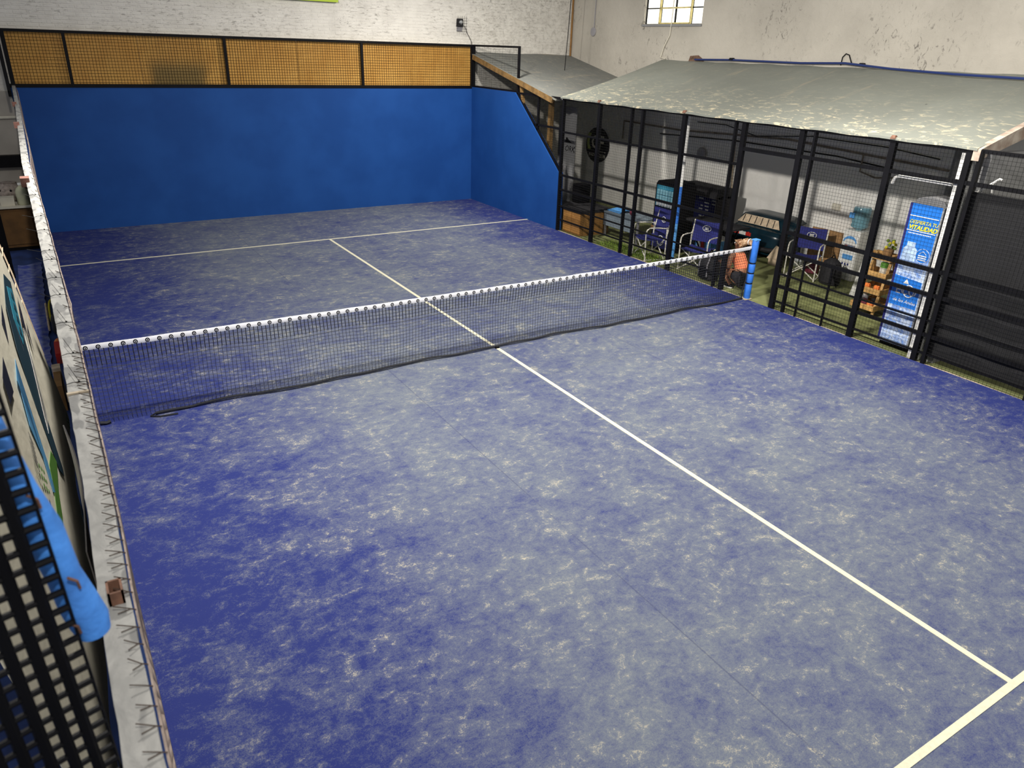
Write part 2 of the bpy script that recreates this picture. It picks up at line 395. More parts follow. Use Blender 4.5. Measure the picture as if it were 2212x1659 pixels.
def wires(mb, o, ax, ay, w_, h_, cell, r, poly=None, jit=0.0):
    """square welded mesh in a rectangle, or clipped to a convex polygon in (a,b)"""
    o, ax, ay = Vector(o), Vector(ax), Vector(ay); nrm = ax.cross(ay).normalized()
    def seg(a, b, off):
        p0 = o + ax * a[0] + ay * a[1] + nrm * off; p1 = o + ax * b[0] + ay * b[1] + nrm * off
        mb.tube([p0, p1], r, 3, caps=False)
    poly = poly or [(0, 0), (w_, 0), (w_, h_), (0, h_)]
    def clip(idx, val):
        hits = []
        for i in range(len(poly)):
            p, q = poly[i], poly[(i + 1) % len(poly)]
            if (p[idx] - val) * (q[idx] - val) <= 0 and p[idx] != q[idx]:
                t = (val - p[idx]) / (q[idx] - p[idx]); hits.append(p[1 - idx] + t * (q[1 - idx] - p[1 - idx]))
        return (min(hits), max(hits)) if len(hits) >= 2 else None
    a0, a1 = min(p[0] for p in poly), max(p[0] for p in poly); b0, b1 = min(p[1] for p in poly), max(p[1] for p in poly)
    x = a0 + cell / 2
    while x < a1:
        c = clip(0, x)
        if c and c[1] - c[0] > 0.01: j = random.uniform(-jit, jit); seg((x, c[0]), (x + j, c[1]), r)
        x += cell
    y = b0 + cell / 2
    while y < b1:
        c = clip(1, y)
        if c and c[1] - c[0] > 0.01: j = random.uniform(-jit, jit); seg((c[0], y), (c[1], y + j), -r)
        y += cell
    return mb

# ================================================================== THE SETTING
WT = 2.86      # height of the court walls and of the side fence
YB = 9.83      # inner face of the court's back wall
# floors
fl = struct('floor', MB().box((-0.09, -10.5, -0.06), (10.0, YB + 0.02, 0.0)), 'carpet')
LW = 0.05
def line(a, b): 
    o = part('court_line', MB().box((a[0], a[1], -0.001), (b[0], b[1], 0.004)), 'line', fl); return o
line((0.0, 6.95 - LW / 2), (10.0, 6.95 + LW / 2)); line((0.0, -6.95 - LW / 2), (10.0, -6.95 + LW / 2))
line((5.0 - LW / 2, -6.95 + LW / 2), (5.0 + LW / 2, 6.95 - LW / 2))
struct('floor_right', MB().box((10.0, -10.5, -0.06), (13.2, 10.0, -0.012)), 'turf')
struct('floor_left', MB().box((-4.0, -10.5, -0.06), (-0.09, 10.0, -0.004)), 'leftfloor')
M['passage'] = mat('passage_paint', (0.42, 0.385, 0.34), 0.8, var=0.12, scale=2)
M['kerb'] = mat('sandy_kerb', (0.42, 0.35, 0.26), 0.9, var=0.25, scale=14)
k = MB()
k.sheet(lambda u, v: (9.985 + 0.05 * v + 0.006 * math.sin(u * 70), 5.7 - 14.2 * u, 0.006 * math.sin(u * 40) * v - 0.006), 90, 2, thick=(0, 0, -0.04))
struct('trim_1', k, 'kerb')

# white painted brick wall behind the court
struct('wall_passage', MB().box((-4.0, 9.90, -0.05), (-0.14, 9.998, 2.75)), 'passage')
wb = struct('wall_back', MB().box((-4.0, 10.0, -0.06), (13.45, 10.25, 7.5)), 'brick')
M['brick_i'] = M['brick']
bw, bh, bj = 0.262, 0.071, 0.0
bms = []
for i in range(4):
    b = MB(); e = 0.008 + 0.004 * random.random()
    x0, x1, z0, z1, y0 = -0.124, 0.124, -0.0285, 0.0285, -0.006 - 0.006 * random.random()
    b.box((x0, y0, z0), (x1, 0.004, z1))
    # worn, over-painted arrises
    b.v = [(x * (0.965 if y < 0 else 1.0), y * 0.55 + random.uniform(-0.002, 0.002), z * (0.80 if y < 0 else 1.0) + random.uniform(-0.002, 0.002)) for x, y, z in b.v]
    bms.append(b)
bmesh_list = [b.mesh('brick', 'brick') for b in bms]
spots = []
row = 0; z = 3.86
while z < 5.45:
    x = -1.0 + (0.5 * bw if row % 2 else 0)
    while x < 13.1:
        spots.append((x, z)); x += bw
    z += bh; row += 1
def bdist(s): return (Vector((s[0], 10, s[1])) - CAM).length
vis = [s for s in spots if s[0] > -0.15]
vis.sort(key=bdist)
near = vis[:300]; nset = set(near); rest = [s for s in spots if s not in nset]
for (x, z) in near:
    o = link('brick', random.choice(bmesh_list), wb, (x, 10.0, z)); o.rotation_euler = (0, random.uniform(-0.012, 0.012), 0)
rb = MB()
for (x, z) in rest:
    src = random.choice(bms); n = len(rb.v); dx, dz = random.uniform(-0.004, 0.004), random.uniform(-0.003, 0.003)
    rb.v += [(a + x + dx, b + 10.0 + 0.001 * random.random(), c + z + dz) for a, b, c in src.v]; rb.f += [tuple(i + n for i in f) for f in src.f]; rb.mi += src.mi
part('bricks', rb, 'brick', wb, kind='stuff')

# right-hand wall with the window opening
WX = 13.2; wy0, wy1, wz0, wz1 = 5.09, 7.04, 4.44, 5.6
wr = MB()
wr.box((WX, -10.5, -0.06), (WX + 0.25, wy0, 7.5)); wr.box((WX, wy1, -0.06), (WX + 0.25, 10.0, 7.5))
wr.box((WX, wy0, -0.06), (WX + 0.25, wy1, wz0)); wr.box((WX, wy0, wz1), (WX + 0.25, wy1, 7.5))
wrr = struct('wall_right', wr, 'plaster')
# broken-out hole in the plaster by the roof
h = MB(); h.prism([(0, 0), (0.42, -0.02), (0.5, 0.06), (0.3, 0.16), (0.05, 0.14)], (WX - 0.006, 5.35, 3.64), (0, -1, 0), (0, 0, 1), (-1, 0, 0), 0.012)
M['holebrick'] = mat('exposed_brick', (0.13, 0.075, 0.05), 0.9, var=0.4, scale=18)
part('exposed_brick', h, 'holebrick', wrr)

win = thing('window_1', None, None, (WX, wy0, wz0)); win['kind'] = 'structure'
cols = [wy1, 6.53, 6.03, 5.50, wy0]
rows = [wz0, 4.78, 5.16, wz1]
for i in range(4):
    for j in range(3):
        part('pane', MB().box((WX + 0.10, cols[i + 1] + 0.012, rows[j] + 0.012), (WX + 0.108, cols[i] - 0.012, rows[j + 1] - 0.012)), 'pane', win)
fr = MB()
for c in cols: fr.box((WX + 0.06, c - 0.012, wz0), (WX + 0.13, c + 0.012, wz1))
for r in rows: fr.box((WX + 0.062, wy0, r - 0.012), (WX + 0.128, wy1, r + 0.012))
part('window_frame', fr, 'black', win)
fr = MB()
for a, b in (((cols[1], rows[0]), (cols[1], rows[2])), ((cols[3], rows[0]), (cols[3], rows[2])), ((cols[1], rows[1]), (cols[3], rows[1])), ((cols[1], rows[0] + .02), (cols[3], rows[0] + .02))):
    fr.bar((WX + 0.05, a[0], a[1]), (WX + 0.05, b[0], b[1]), 0.045, 0.03)
part('hopper_frame', fr, 'frame_y', win)
part('window_sill', MB().box((WX - 0.03, wy0 - 0.02, wz0 - 0.05), (WX + 0.12, wy1 + 0.02, wz0 - 0.005)), 'grey', win)

# blue court walls
struct('wall_court_back', MB().box((-0.13, YB, -0.05), (10.0, YB + 0.10, WT)), 'blue')
sw = MB(); sw.prism([(YB, -0.05), (YB, WT), (7.71, WT), (5.73, 1.27), (5.69, -0.05)], (10.0, 0, 0), (0, 1, 0), (0, 0, 1), (1, 0, 0), 0.12)
struct('wall_court_side', sw, 'blue')
# the left wall: thin, cement-capped, blue towards the court and dark outside
def wl_x(y):
    P = [(-11, .009), (-7.0, .011), (-6.6, .019), (-5.5, .020), (-4.35, .012), (-2.9, -.003), (-0.9, -.031), (5, -.031), (9.9, -.05)]
    for (a, xa), (b, xb) in zip(P, P[1:]):
        if y <= b: return xa + (xb - xa) * (y - a) / (b - a)
    return P[-1][1]
ys = [-10.5 + 20.33 * i / 60 for i in range(61)]
wl = MB()
wl.sheet(lambda u, v: (wl_x(-10.5 + 20.33 * u) - 0.001, -10.5 + 20.33 * u, -0.05 + (WT - 0.02 + 0.05) * v), 60, 1, 0)
wl.sheet(lambda u, v: (wl_x(-10.5 + 20.33 * u) - 0.050, -10.5 + 20.33 * u, (WT - 0.02) * (1 - v) - 0.05 * v), 60, 1, 1)
wll = struct('wall_left', wl, ['blue', 'darkgrey'])
cap = MB(); rr = random.Random(3); hz = {}
def capf(u, v):
    y = -10.5 + 20.33 * u; e = 0.0007 * math.sin(y * 31 + v * 5) + 0.0006 * math.sin(y * 83)
    return (wl_x(y) - 0.053 * (1 - v) + e, y, WT + 0.002 * math.sin(v * math.pi) + 0.0005 * math.sin(y * 47))
cap.sheet(capf, 420, 5, thick=(0, 0, -0.03))
part('cement_cap', cap, 'cap', wll, smooth=True)
for (y, s) in ((5.2, 0.9), (2.17, 1.0), (-1.88, 1.1)):
    part('brick_fragment', MB().box((wl_x(y) - 0.085, y - 0.05 * s, WT - 0.03), (wl_x(y) - 0.030, y + 0.05 * s, WT + 0.03)), 'pinkbrick', wll)
part('mortar_joint', MB().box((wl_x(-5.9) - 0.056, -5.912, WT - 0.02), (wl_x(-5.9) + 0.002, -5.90, WT + 0.006)), 'kerb', wll)
st = MB(); yc = -6.94; xc = -0.010; w2 = 0.0135; l2 = 0.022
for a, b in (((xc - w2, yc - l2), (xc + w2, yc - l2 + .004)), ((xc - w2, yc + l2 - .004), (xc + w2, yc + l2)), ((xc - w2, yc - l2), (xc - w2 + .004, yc + l2)), ((xc + w2 - .004, yc - l2), (xc + w2, yc + l2))):
    st.box((a[0], a[1], WT - 0.02), (b[0], b[1], WT + 0.03))
tag(solo('tube_stub', st, 'rust', 'cut-off rusty square tube sticking up from the grey wall top', 'tube', (xc, yc, WT)))

# partition under the near end of the lean-to
struct('wall_partition', MB().box((10.16, -3.30, -0.05), (13.2, -3.20, 2.82)), 'grey')
struct('wall_white_column', MB().box((10.06, -3.12, -0.05), (10.17, -2.98, 2.80)), 'white')

# lean-to roof over the sitting area
def roof_pt(u, v):
    y = 5.78 - 8.98 * u + 0.47 * v * (1 - u); x = 9.97 + 3.24 * v
    z = 2.885 + (3.675 + 0.03 * u - 2.885) * v - 0.03 * math.sin(math.pi * v) + 0.018 * math.sin(u * 22) * math.sin(math.pi * v) * (0.4 + v) + 0.006 * math.sin(u * 61)
    return (x, y, z)
lr = MB().sheet(roof_pt, 60, 16, thick=(0, 0, -0.03))
lean = thing('lean_to_roof', 'grey sheet lean-to roof strewn with yellow leaf flakes beside the court', 'roof', (9.97, 1.3, 2.86))
part('roof_sheet', lr, 'roof', lean, smooth=True)
part('bounce_sheet', MB().sheet(lambda u, v: (roof_pt(u, v)[0] + 0.03, roof_pt(u, v)[1], roof_pt(u, v)[2] - 0.045), 30, 8, thick=(0, 0, -0.008)), 'white', lean)  # unseen white sheet, added to bounce light onto the wall below
fa = MB(); fa.prism([(0.0, -0.16), (3.22, 0.62), (3.22, 0.90), (0.0, -0.02)], (9.98, -3.24, 2.89), (1, 0, 0), (0, 0, 1), (0, 1, 0), 0.09)
M['fascia'] = mat('stained_concrete', (0.55, 0.48, 0.40), 0.9, col2=(0.30, 0.22, 0.17), scale=6)
part('fascia_beam', fa, 'fascia', lean)
for y in (4.43, 1.97, -2.06):
    part('roof_clip', MB().box((9.955, y - 0.04, 2.87), (10.02, y + 0.04, 2.915), taper=0.6), 'rust', lean)
r2 = thing('rear_roof', 'darker grey sheet roof sloping up to the brick wall corner', 'roof', (10.0, 8.0, 2.8))
def roof2_pt(u, v):
    y = 6.0 + 4.0 * u; x = 10.0 + 3.2 * v
    return (x, y, 2.82 + 0.2155 * (y - 6.0) + 0.01 * math.sin(v * 11) * u)
part('roof_sheet', MB().sheet(roof2_pt, 14, 14, thick=(0, 0, -0.03)), 'roof2', r2, smooth=True)
part('edge_beam', MB().bar((10.02, 9.80, 3.575), (10.02, 6.15, 2.79), 0.05, 0.12), 'oldwood', r2)
part('wood_post', MB().bar((10.32, 6.62, -0.03), (10.32, 6.62, 2.90), 0.10, 0.10), 'oldwood', r2)
part('knee_brace', MB().bar((10.06, 7.35, 2.45), (10.06, 7.55, 3.10), 0.06, 0.07), 'oldwood', r2)

# ================================================================== BACK MESH SCREEN with ochre sheets
scr = thing('mesh_screen', 'black framed wire mesh screen on top of the blue back wall', 'screen', (5.0, YB + 0.05, WT))
zt = 3.86; px = [-0.07, 0.93, 3.94, 7.04, 10.02]
part('top_rail', MB().box((-0.10, YB, zt - 0.05), (10.06, YB + 0.06, zt)), 'black', scr)
part('bottom_rail', MB().box((-0.13, YB - 0.012, WT - 0.035), (10.06, YB + 0.06, WT + 0.03)), 'black', scr)
for i, x in enumerate(px):
    ww = 0.05 if 0 < i < 4 else 0.07
    part('post', MB().box((x - ww / 2, YB - 0.004, WT), (x + ww / 2, YB + 0.055, zt)), 'black', scr)
for i in range(4):
    mb = MB(); wires(mb, (px[i], YB + 0.01, WT + 0.03), (1, 0, 0), (0, 0, 1), px[i + 1] - px[i], zt - WT - 0.08, 0.0575, 0.0040, jit=0.008)
    part('wire_mesh', mb, 'wire', scr, kind='stuff')
OL = ['narrow ochre sheet filling the mesh bay at the left wall end', 'clean ochre sheet between the narrow end bay and the dark-stained sheet', 'ochre sheet with a broad dark stain behind the back mesh', 'ochre sheet beside the dark-stained one, past the mesh post',
      'ochre sheet between two mesh posts, away from the stained one', 'ochre sheet under the right-hand side of the brick wall, past the third post', 'ochre sheet ending at the corner post below the caged lamp']
sx = [-0.09, 0.93, 2.25, 3.98, 5.52, 7.08, 8.35, 10.0]
for i in range(7):
    y0 = YB + 0.085 + 0.006 * (i % 2); mb = MB()
    mb.sheet(lambda u, v, i=i, y0=y0: (sx[i] + 0.002 + (sx[i + 1] - sx[i] - 0.004) * u, y0 + 0.008 * math.sin(u * 6 + i) * math.sin(v * 3), WT - 0.01 + (zt - WT - 0.03) * v), 10, 6, thick=(0, 0.006, 0))
    solo('ochre_sheet', mb, 'ochre_stain' if i == 2 else 'ochre', OL[i], 'panel', (sx[i], y0, WT), 'ochre sheets behind the back mesh')
# the left return of that screen, seen on edge
lm_ = thing('return_screen', 'narrow black mesh frame standing on the grey wall end beside the ochre sheets', 'frame', (-0.13, 9.4, WT))
part('post', MB().bar((-0.16, 9.82, WT - 0.2), (-0.16, 9.82, zt), 0.06), 'black', lm_)
part('post', MB().bar((-0.15, 8.6, WT - 0.02), (-0.15, 8.6, zt), 0.04), 'black', lm_)
part('rail', MB().bar((-0.15, 8.6, zt - 0.02), (-0.16, 9.82, zt - 0.02), 0.04), 'black', lm_)
part('wire_mesh', wires(MB(), (-0.155, 8.6, WT), (0, 1, 0), (0, 0, 1), 1.2, zt - WT, 0.06, 0.003), 'wire', lm_, kind='stuff')

# ================================================================== RIGHT SIDE FENCE
FX = 10.02
fe = thing('side_fence', 'long black welded mesh fence with a doorway along the court side', 'fence', (FX, 0.0, 0.0))
def post(y, wd=0.07, z0=-0.02, z1=WT, nm='post'): return part(nm, MB().box((FX - 0.03, y - wd / 2, z0), (FX + 0.035, y + wd / 2, z1)), 'black', fe)
posts = [(5.70, .05), (4.43, .075), (3.10, .055), (1.98, .085), (0.58, .085), (-0.57, .085), (-2.06, .085), (-3.10, .075), (-3.24, .05), (-4.62, .09), (-6.2, .09), (-8.2, .09)]
for y, wd in posts: post(y, wd)
for y in (3.42, 0.77, -0.80): post(y, 0.035, nm='slim_post')
def rail(y0, y1, z, h=0.045, nm='rail'): return part(nm, MB().box((FX - 0.022, min(y0, y1), z - h / 2), (FX + 0.022, max(y0, y1), z + h / 2)), 'black', fe)
rail(5.70, -8.2, WT - 0.01, 0.045, 'top_rail')
rail(5.70, 0.58, 2.17, 0.04); rail(5.70, 0.58, 1.25, 0.04); rail(5.70, 1.98, 0.93, 0.04); rail(5.70, 0.58, 0.57, 0.022); rail(5.70, 0.58, 0.26, 0.022)
rail(0.58, -0.57, 2.43, 0.06, 'door_lintel')
rail(-0.57, -8.2, 2.45, 0.05); rail(-0.57, -8.2, 1.28, 0.055); rail(-0.57, -8.2, 0.95, 0.05); rail(-0.57, -8.2, 0.60, 0.02); rail(-0.57, -8.2, 0.40, 0.045); rail(-0.57, -8.2, 0.14, 0.02)
for y in (-1.05, -1.55): part('stay', MB().box((FX - 0.012, y - 0.012, -0.02), (FX + 0.012, y + 0.012, 0.95)), 'black', fe)
# wire panels, bay by bay
bays = [(5.70, 4.43, 0, WT), (4.43, 3.10, 0, WT), (3.10, 1.98, 0, WT), (1.98, 0.58, 0, WT), (0.58, -0.57, 2.43, WT), (-0.57, -2.06, 0, WT), (-2.06, -3.10, 0, WT), (-3.10, -4.62, 0, WT), (-4.62, -6.2, 0, WT), (-6.2, -8.2, 0, WT)]
for y0, y1, z0, z1 in bays:
    mb = wires(MB(), (FX - 0.024, y0, z0), (0, -1, 0), (0, 0, 1), y0 - y1, z1 - z0, 0.05, 0.0019, jit=0.004)
    part('wire_mesh', mb, 'wire', fe, kind='stuff')
# mesh over the stepped side wall
f2 = thing('wall_top_mesh', 'black mesh panels filling in above the sloping blue side wall', 'screen', (10.05, 7.7, WT))
for a, b, ww in (((YB, 2.86), (YB, 3.86), .08), ((7.65, 2.86), (7.65, 3.86), .05), ((6.74, 2.10), (6.74, 2.86), .045)):
    part('post', MB().bar((10.05, a[0], a[1]), (10.05, b[0], b[1]), 0.05, ww, up=(1, 0, 0)), 'black', f2)
for a, b in (((YB, 3.84), (7.65, 3.84)), ((YB, 2.88), (7.65, 2.88)), ((7.65, 2.85), (5.70, 2.85)), ((7.68, 2.86), (5.72, 1.29)), ((6.88, 2.22), (5.70, 2.22))):
    part('rail', MB().bar((10.05, a[0], a[1]), (10.05, b[0], b[1]), 0.045, 0.045), 'black', f2)
part('wire_mesh', wires(MB(), (10.03, 7.65, 2.9), (0, 1, 0), (0, 0, 1), YB - 7.65, 0.94, 0.05, 0.0021), 'wire', f2, kind='stuff')
mb = MB(); wires(mb, (10.03, 0, 0), (0, 1, 0), (0, 0, 1), 0, 0, 0.05, 0.0021, poly=[(7.66, 2.86), (5.72, 2.86), (5.72, 1.29)])
part('wire_mesh', mb, 'wire', f2, kind='stuff')

# black cloth on the near part of the fence
bc = MB(); bc.sheet(lambda u, v: (10.10 + 0.012 * math.sin(u * 40) * (1 - v), -3.16 - 5.0 * u, 0.09 + 2.26 * v), 50, 6, thick=(0.008, 0, 0))
solo('shade_cloth', bc, 'darkgrey', 'black shade cloth hung behind the fence mesh past the white column', 'cloth', (10.1, -3.2, 0.09), smooth=True)
lv = MB(); lv.tube([(10.16, -3.24, 2.33), (10.16, -3.36, 2.44), (10.16, -3.47, 2.54), (10.16, -3.50, 2.53)], 0.014, 6); lv.tube([(10.16, -3.40, 2.47), (10.16, -3.42, 2.36)], 0.01, 6)
solo('white_pipe', MB().tube([(10.10, -2.12, 2.28), (10.10, -2.14, 2.36), (10.10, -2.2, 2.39), (10.10, -2.94, 2.39)], 0.022, 8), 'white', 'white plastic pipe slung below the upper fence rail over the printed fridge', 'pipe', (10.1, -2.5, 2.3), smooth=True)
solo('white_lever', lv, 'white', 'short white lever rod sticking out above the black cloth', 'rod', (10.16, -3.24, 2.33))

# ================================================================== NET
net = thing('court_net', 'black court net with white logo tape stretched across the blue court', 'net', (5.0, 0.0, 0.0))
NX0, NX1 = 0.055, 9.93
def top_z(x): t = (x - 5) / 5; return 0.885 + 0.035 * t * t
def bot(x):
    y = -0.02 + 0.035 * math.sin(x * 1.9) * math.sin(x * 0.7) + 0.012 * math.sin(x * 5.3)
    z = 0.018 + (0.012 if 1 < x < 9 else 0.0)
    return y, z
def net_pt(x, t):           # t: 0 at the tape, 1 at the hem
    yb, zb = bot(x); tz = top_z(x) - 0.055
    sag = 0.03 * math.sin(math.pi * t) * math.sin(x * 1.3 + 1) + 0.010 * math.sin(x * 9 + t * 7) * t
    return (x + 0.012 * math.sin(x * 3.1) * t, yb * t * t + sag, tz + (zb - tz) * (t + 0.02 * math.sin(x * 4) * math.sin(math.pi * t)))
nm = MB(); nv = 220; nh = 19
for i in range(nv + 1):
    x = NX0 + (NX1 - NX0) * i / nv
    nm.tube([net_pt(x, j / 9) for j in range(10)], 0.0026, 3, caps=False)
    nm.tube([net_pt(x + 0.004, j / 9) for j in range(3)], 0.0030, 3, caps=False)
for j in range(1, nh):
    t = j / nh; nm.tube([net_pt(NX0 + (NX1 - NX0) * i / 140, t) for i in range(141)], 0.0042 if j == 5 else (0.0032 if j < 5 else 0.0026), 3, caps=False)
part('net_mesh', nm, 'net', net, kind='stuff')
hem = MB(); hem.sheet(lambda u, v: (NX0 + 0.55 + (NX1 - NX0 - 0.55) * u, bot(NX0 + 0.55 + (NX1 - NX0 - 0.55) * u)[0] - 0.02 + 0.04 * v, bot(NX0 + 0.5 + (NX1 - NX0 - 0.5) * u)[1] + 0.006 + 0.012 * math.sin(u * 90)*0.4), 120, 2, thick=(0, 0, -0.012))
part('hem_band', hem, 'net', net)
tail = MB(); tail.tube([(0.62, -0.03, 0.03), (0.55, -0.05, 0.012), (0.64, -0.10, 0.008), (0.82, -0.115, 0.008)], 0.011, 5)
part('hem_end', tail, 'net', net)
part('hem_end', MB().tube([(0.06, -0.01, 0.03), (0.12, -0.02, 0.02), (0.16, -0.015, 0.03)], 0.02, 5), 'net', net)
tp = MB()
tp.sheet(lambda u, v: (NX0 - 0.03 + (NX1 + 0.045 - NX0 + 0.03) * u, 0.002 + 0.005 * math.cos(v * 2 * math.pi) + 0.002 * math.sin(u * 160), top_z(NX0 + (NX1 - NX0) * u) - 0.030 + 0.032 * math.sin(v * 2 * math.pi) * 1.0 + 0.002 * math.sin(u * 90)), 160, 10)
tape = part('net_tape', tp, 'tape', net, smooth=True)
lg = MB(); n = 20
lg.prism([(0.0225 * math.cos(2 * math.pi * i / n), 0.0225 * math.sin(2 * math.pi * i / n)) for i in range(n)], (0, 0, 0), (1, 0, 0), (0, 0, 1), (0, -1, 0), 0.002, 0)
n = 16
for i in range(13):
    a0, a1 = 2 * math.pi * i / n - 0.2, 2 * math.pi * (i + 1) / n - 0.2
    P = [(r * math.cos(a), -0.0028, r * math.sin(a)) for r, a in ((0.0115, a0), (0.0075, a0), (0.0075, a1), (0.0115, a1))]
    lg.quad(P, 1)
lg.quad([(0.007, -0.0028, -0.012), (0.007, -0.0028, 0.004), (0.0115, -0.0028, 0.004), (0.0115, -0.0028, -0.012)], 1)
lgm = lg.mesh('logo_mark', ['black', 'tape'])
NL = 82
for i in range(NL):
    x = 0.075 + (9.55 - 0.075) * i / (NL - 1); zz = top_z(x) - 0.030
    o = link('logo_mark', lgm, tape, (x - 5.0, -0.0036, zz - 0.002)); o.rotation_euler = (0, random.uniform(-0.2, 0.2), 0)
part('floor_anchor', MB().box((4.97, -0.06, 0.0), (5.03, -0.01, 0.03), taper=0.6), 'black', net)
part('side_rope', MB().tube([(9.96, 0.0, 0.88), (9.955, 0.0, 0.6), (9.95, -0.01, 0.35), (9.90, -0.015, 0.12), (9.90, -0.02, 0.02)], 0.010, 5), 'net', net)

# padded net post
np_ = thing('net_post', 'bright blue padded net post bound with black bands by the doorway', 'post', (10.03, -0.02, 0.0))
pd = [(10.035, -0.02)]
for i, (z0, z1) in enumerate(((0.0, 0.27), (0.285, 0.45), (0.465, 0.62), (0.64, 1.02))):
    r = 0.055; prof = [(r * 0.86, z0), (r, z0 + 0.02), (r, z1 - 0.02), (r * 0.86, z1)]
    part('pad', MB().lathe(prof, (10.035, -0.02, 0.0), 14, 0, 1.0, 1.1), 'post_blue', np_, smooth=True)
for z in (0.278, 0.458, 0.63): part('band', MB().lathe([(0.05, z - 0.012), (0.056, z - 0.006), (0.056, z + 0.006), (0.05, z + 0.012)], (10.035, -0.02, 0), 14), 'black', np_)
part('cap', MB().box((9.985, -0.07, 1.02), (10.085, 0.03, 1.04)), 'lblue', np_)
part('base_plate', MB().box((9.93, -0.09, -0.004), (10.09, 0.05, 0.012)), 'kerb', np_)

# ================================================================== LEFT WALL: mesh, wire ends and their shadow legs
wm = thing('wall_mesh', 'bare wire mesh tied along the court face of the grey-topped left wall', 'mesh', (0.03, -4.0, 0.0))
mb = MB()
y = -8.5
while y < 9.7:
    b = 0.005 + 0.02 * max(0.0, math.sin(y * 0.9 + 1.0)) * (1 if y > -5 else 0.1)
    mb.tube([(wl_x(y) + 0.006, y, 0.02), (wl_x(y) + 0.006, y, 1.6), (wl_x(y) + b, y, WT - 0.2), (wl_x(y) + b * 0.8 + 0.003, y, WT - 0.004)], 0.0014, 3, caps=False); y += 0.05
z = 0.05
while z < WT:
    mb.tube([(wl_x(-8.5 + 18.2 * i / 60) + 0.006 + (0.02 * max(0.0, math.sin((-8.5 + 18.2 * i / 60) * 0.9 + 1)) * 0.6 if z > 2.4 and i > 12 else 0), -8.5 + 18.2 * i / 60, z) for i in range(61)], 0.0014, 3, caps=False); z += 0.05
part('wire_mesh', mb, 'galv', wm, kind='stuff')
tw = MB().tube([(wl_x(-8.5 + 18.2 * i / 160) + 0.006 + (0.016 * max(0.0, math.sin((-8.5 + 18.2 * i / 160) * 0.9 + 1)) if i > 30 else 0) + 0.001 * math.sin(i * 1.7), -8.5 + 18.2 * i / 160, WT - 0.002) for i in range(161)], 0.0022, 5)
part('top_wire', tw, 'galv', wm)
y = -7.5; i = 0
while y < -0.4:
    mb = MB(); L = random.uniform(0.014, 0.026) * (1.0 if y < -5.6 else 0.45); a = random.uniform(0.003, 0.012); x0 = wl_x(y) + 0.006
    mb.tube([(x0, y, WT), (x0 - 0.010, y + 0.001, WT + 0.006), (x0 - 0.012 - L, y + a, WT + 0.012 + random.uniform(0, .006))], 0.0013, 4)
    o1 = part('wire_end_and_shadow', mb, 'rust_and_shadow', wm)
    if random.random() < 0.75:
        mb = MB(); mb.tube([(x0 - 0.008, y, WT + 0.005), (x0 - 0.010 - L * 0.85, y - a, WT + 0.008)], 0.0013, 4); part('wire_end_and_shadow', mb, 'rust_and_shadow', wm)  # lower V leg: the wire end's shadow, built as a dark strand
    y += 0.049 + random.uniform(-0.006, 0.006) + (0.22 if y > -5.6 else 0); i += 1
for y, ln in ((-3.22, 0.05), (-4.08, 0.05), (-4.27, 0.02), (-4.60, 0.03), (-4.87, 0.03), (-5.24, 0.0), (-5.58, 0.0), (-5.84, 0.0), (-2.5, 0.03), (-3.6, .04)):
    x0 = wl_x(y); mb = MB()
    mb.tube([(x0 + 0.012, y, WT - 0.01), (x0 + 0.002, y, WT + 0.007), (x0 - 0.035, y + 0.004, WT + 0.010), (x0 - 0.055, y + 0.008, WT + 0.004), (x0 - 0.06 - ln, y + 0.03 * (ln > 0), WT + 0.006 - (0.03 if ln == 0 else -0.01))], 0.0012, 4)
    part('tie_wire', mb, 'wire', wm)
    if ln < 0.035: part('tie_tail', MB().tube([(x0 - 0.018, y, WT + 0.012), (x0 - 0.028, y + 0.05, WT + 0.02), (x0 - 0.040, y + 0.13, WT + 0.022)], 0.0009, 4), 'wire', wm)
    part('tie_knot', MB().ball((x0 - 0.018, y, WT + 0.012), 0.0035, n=6), 'wire', wm)

# ================================================================== LEFT OF THE WALL
# foreground mesh panel and padded post
ff = thing('near_mesh_panel', 'coarse black mesh panel ending beside the blue foam padding', 'mesh', (-0.045, -7.34, 2.80))
e0, e1 = Vector((-0.071, -7.345, 3.66)), Vector((-0.0445, -7.334, 2.80))
part('edge_wire', MB().tube([e0, (e0 + e1) / 2 + Vector((0.001, 0, 0)), e1], 0.0022, 5), 'black', ff)
mb = MB(); N = 34; PD = Vector((-0.96, -0.28, 0.0))
for i in range(N):
    t = i / (N - 1); p = e0.lerp(e1, t); mb.tube([p, p + PD * 0.45], 0.0046, 6, caps=False)
for i in range(1, 18):
    d = PD * (0.025 * i); mb.tube([e0 + d, e1 + d], 0.0076, 6, caps=False)
part('wire_mesh', mb, 'black', ff, kind='stuff')
fp = thing('foam_padding', 'bright blue foam sleeve tied to the edge of the black mesh panel', 'padding', (-0.05, -7.32, 3.09))
ax = [(-0.0985, -7.3141, 3.4712), (-0.0885, -7.3141, 3.3962), (-0.0755, -7.3141, 3.3312), (-0.0625, -7.3141, 3.2712), (-0.0535, -7.3141, 3.2012), (-0.0455, -7.3141, 3.1512), (-0.0385, -7.3141, 3.1187), (-0.0365, -7.3141, 3.0962), (-0.0365, -7.3141, 3.0887)]
rd = [0.0225, 0.023, 0.0215, 0.0235, 0.0205, 0.0245, 0.025, 0.021, 0.009]
part('foam_sleeve', MB().tube(ax, rd, 18), 'foam', fp, smooth=True)
for x, z in ((-0.058, 3.330), (-0.040, 3.20), (-0.052, 3.13)):
    part('tie', MB().tube([(x - 0.008, -7.341, z + 0.01), (x + 0.001, -7.339, z), (x + 0.002, -7.336, z - 0.014)], 0.0019, 6), 'rust', fp)

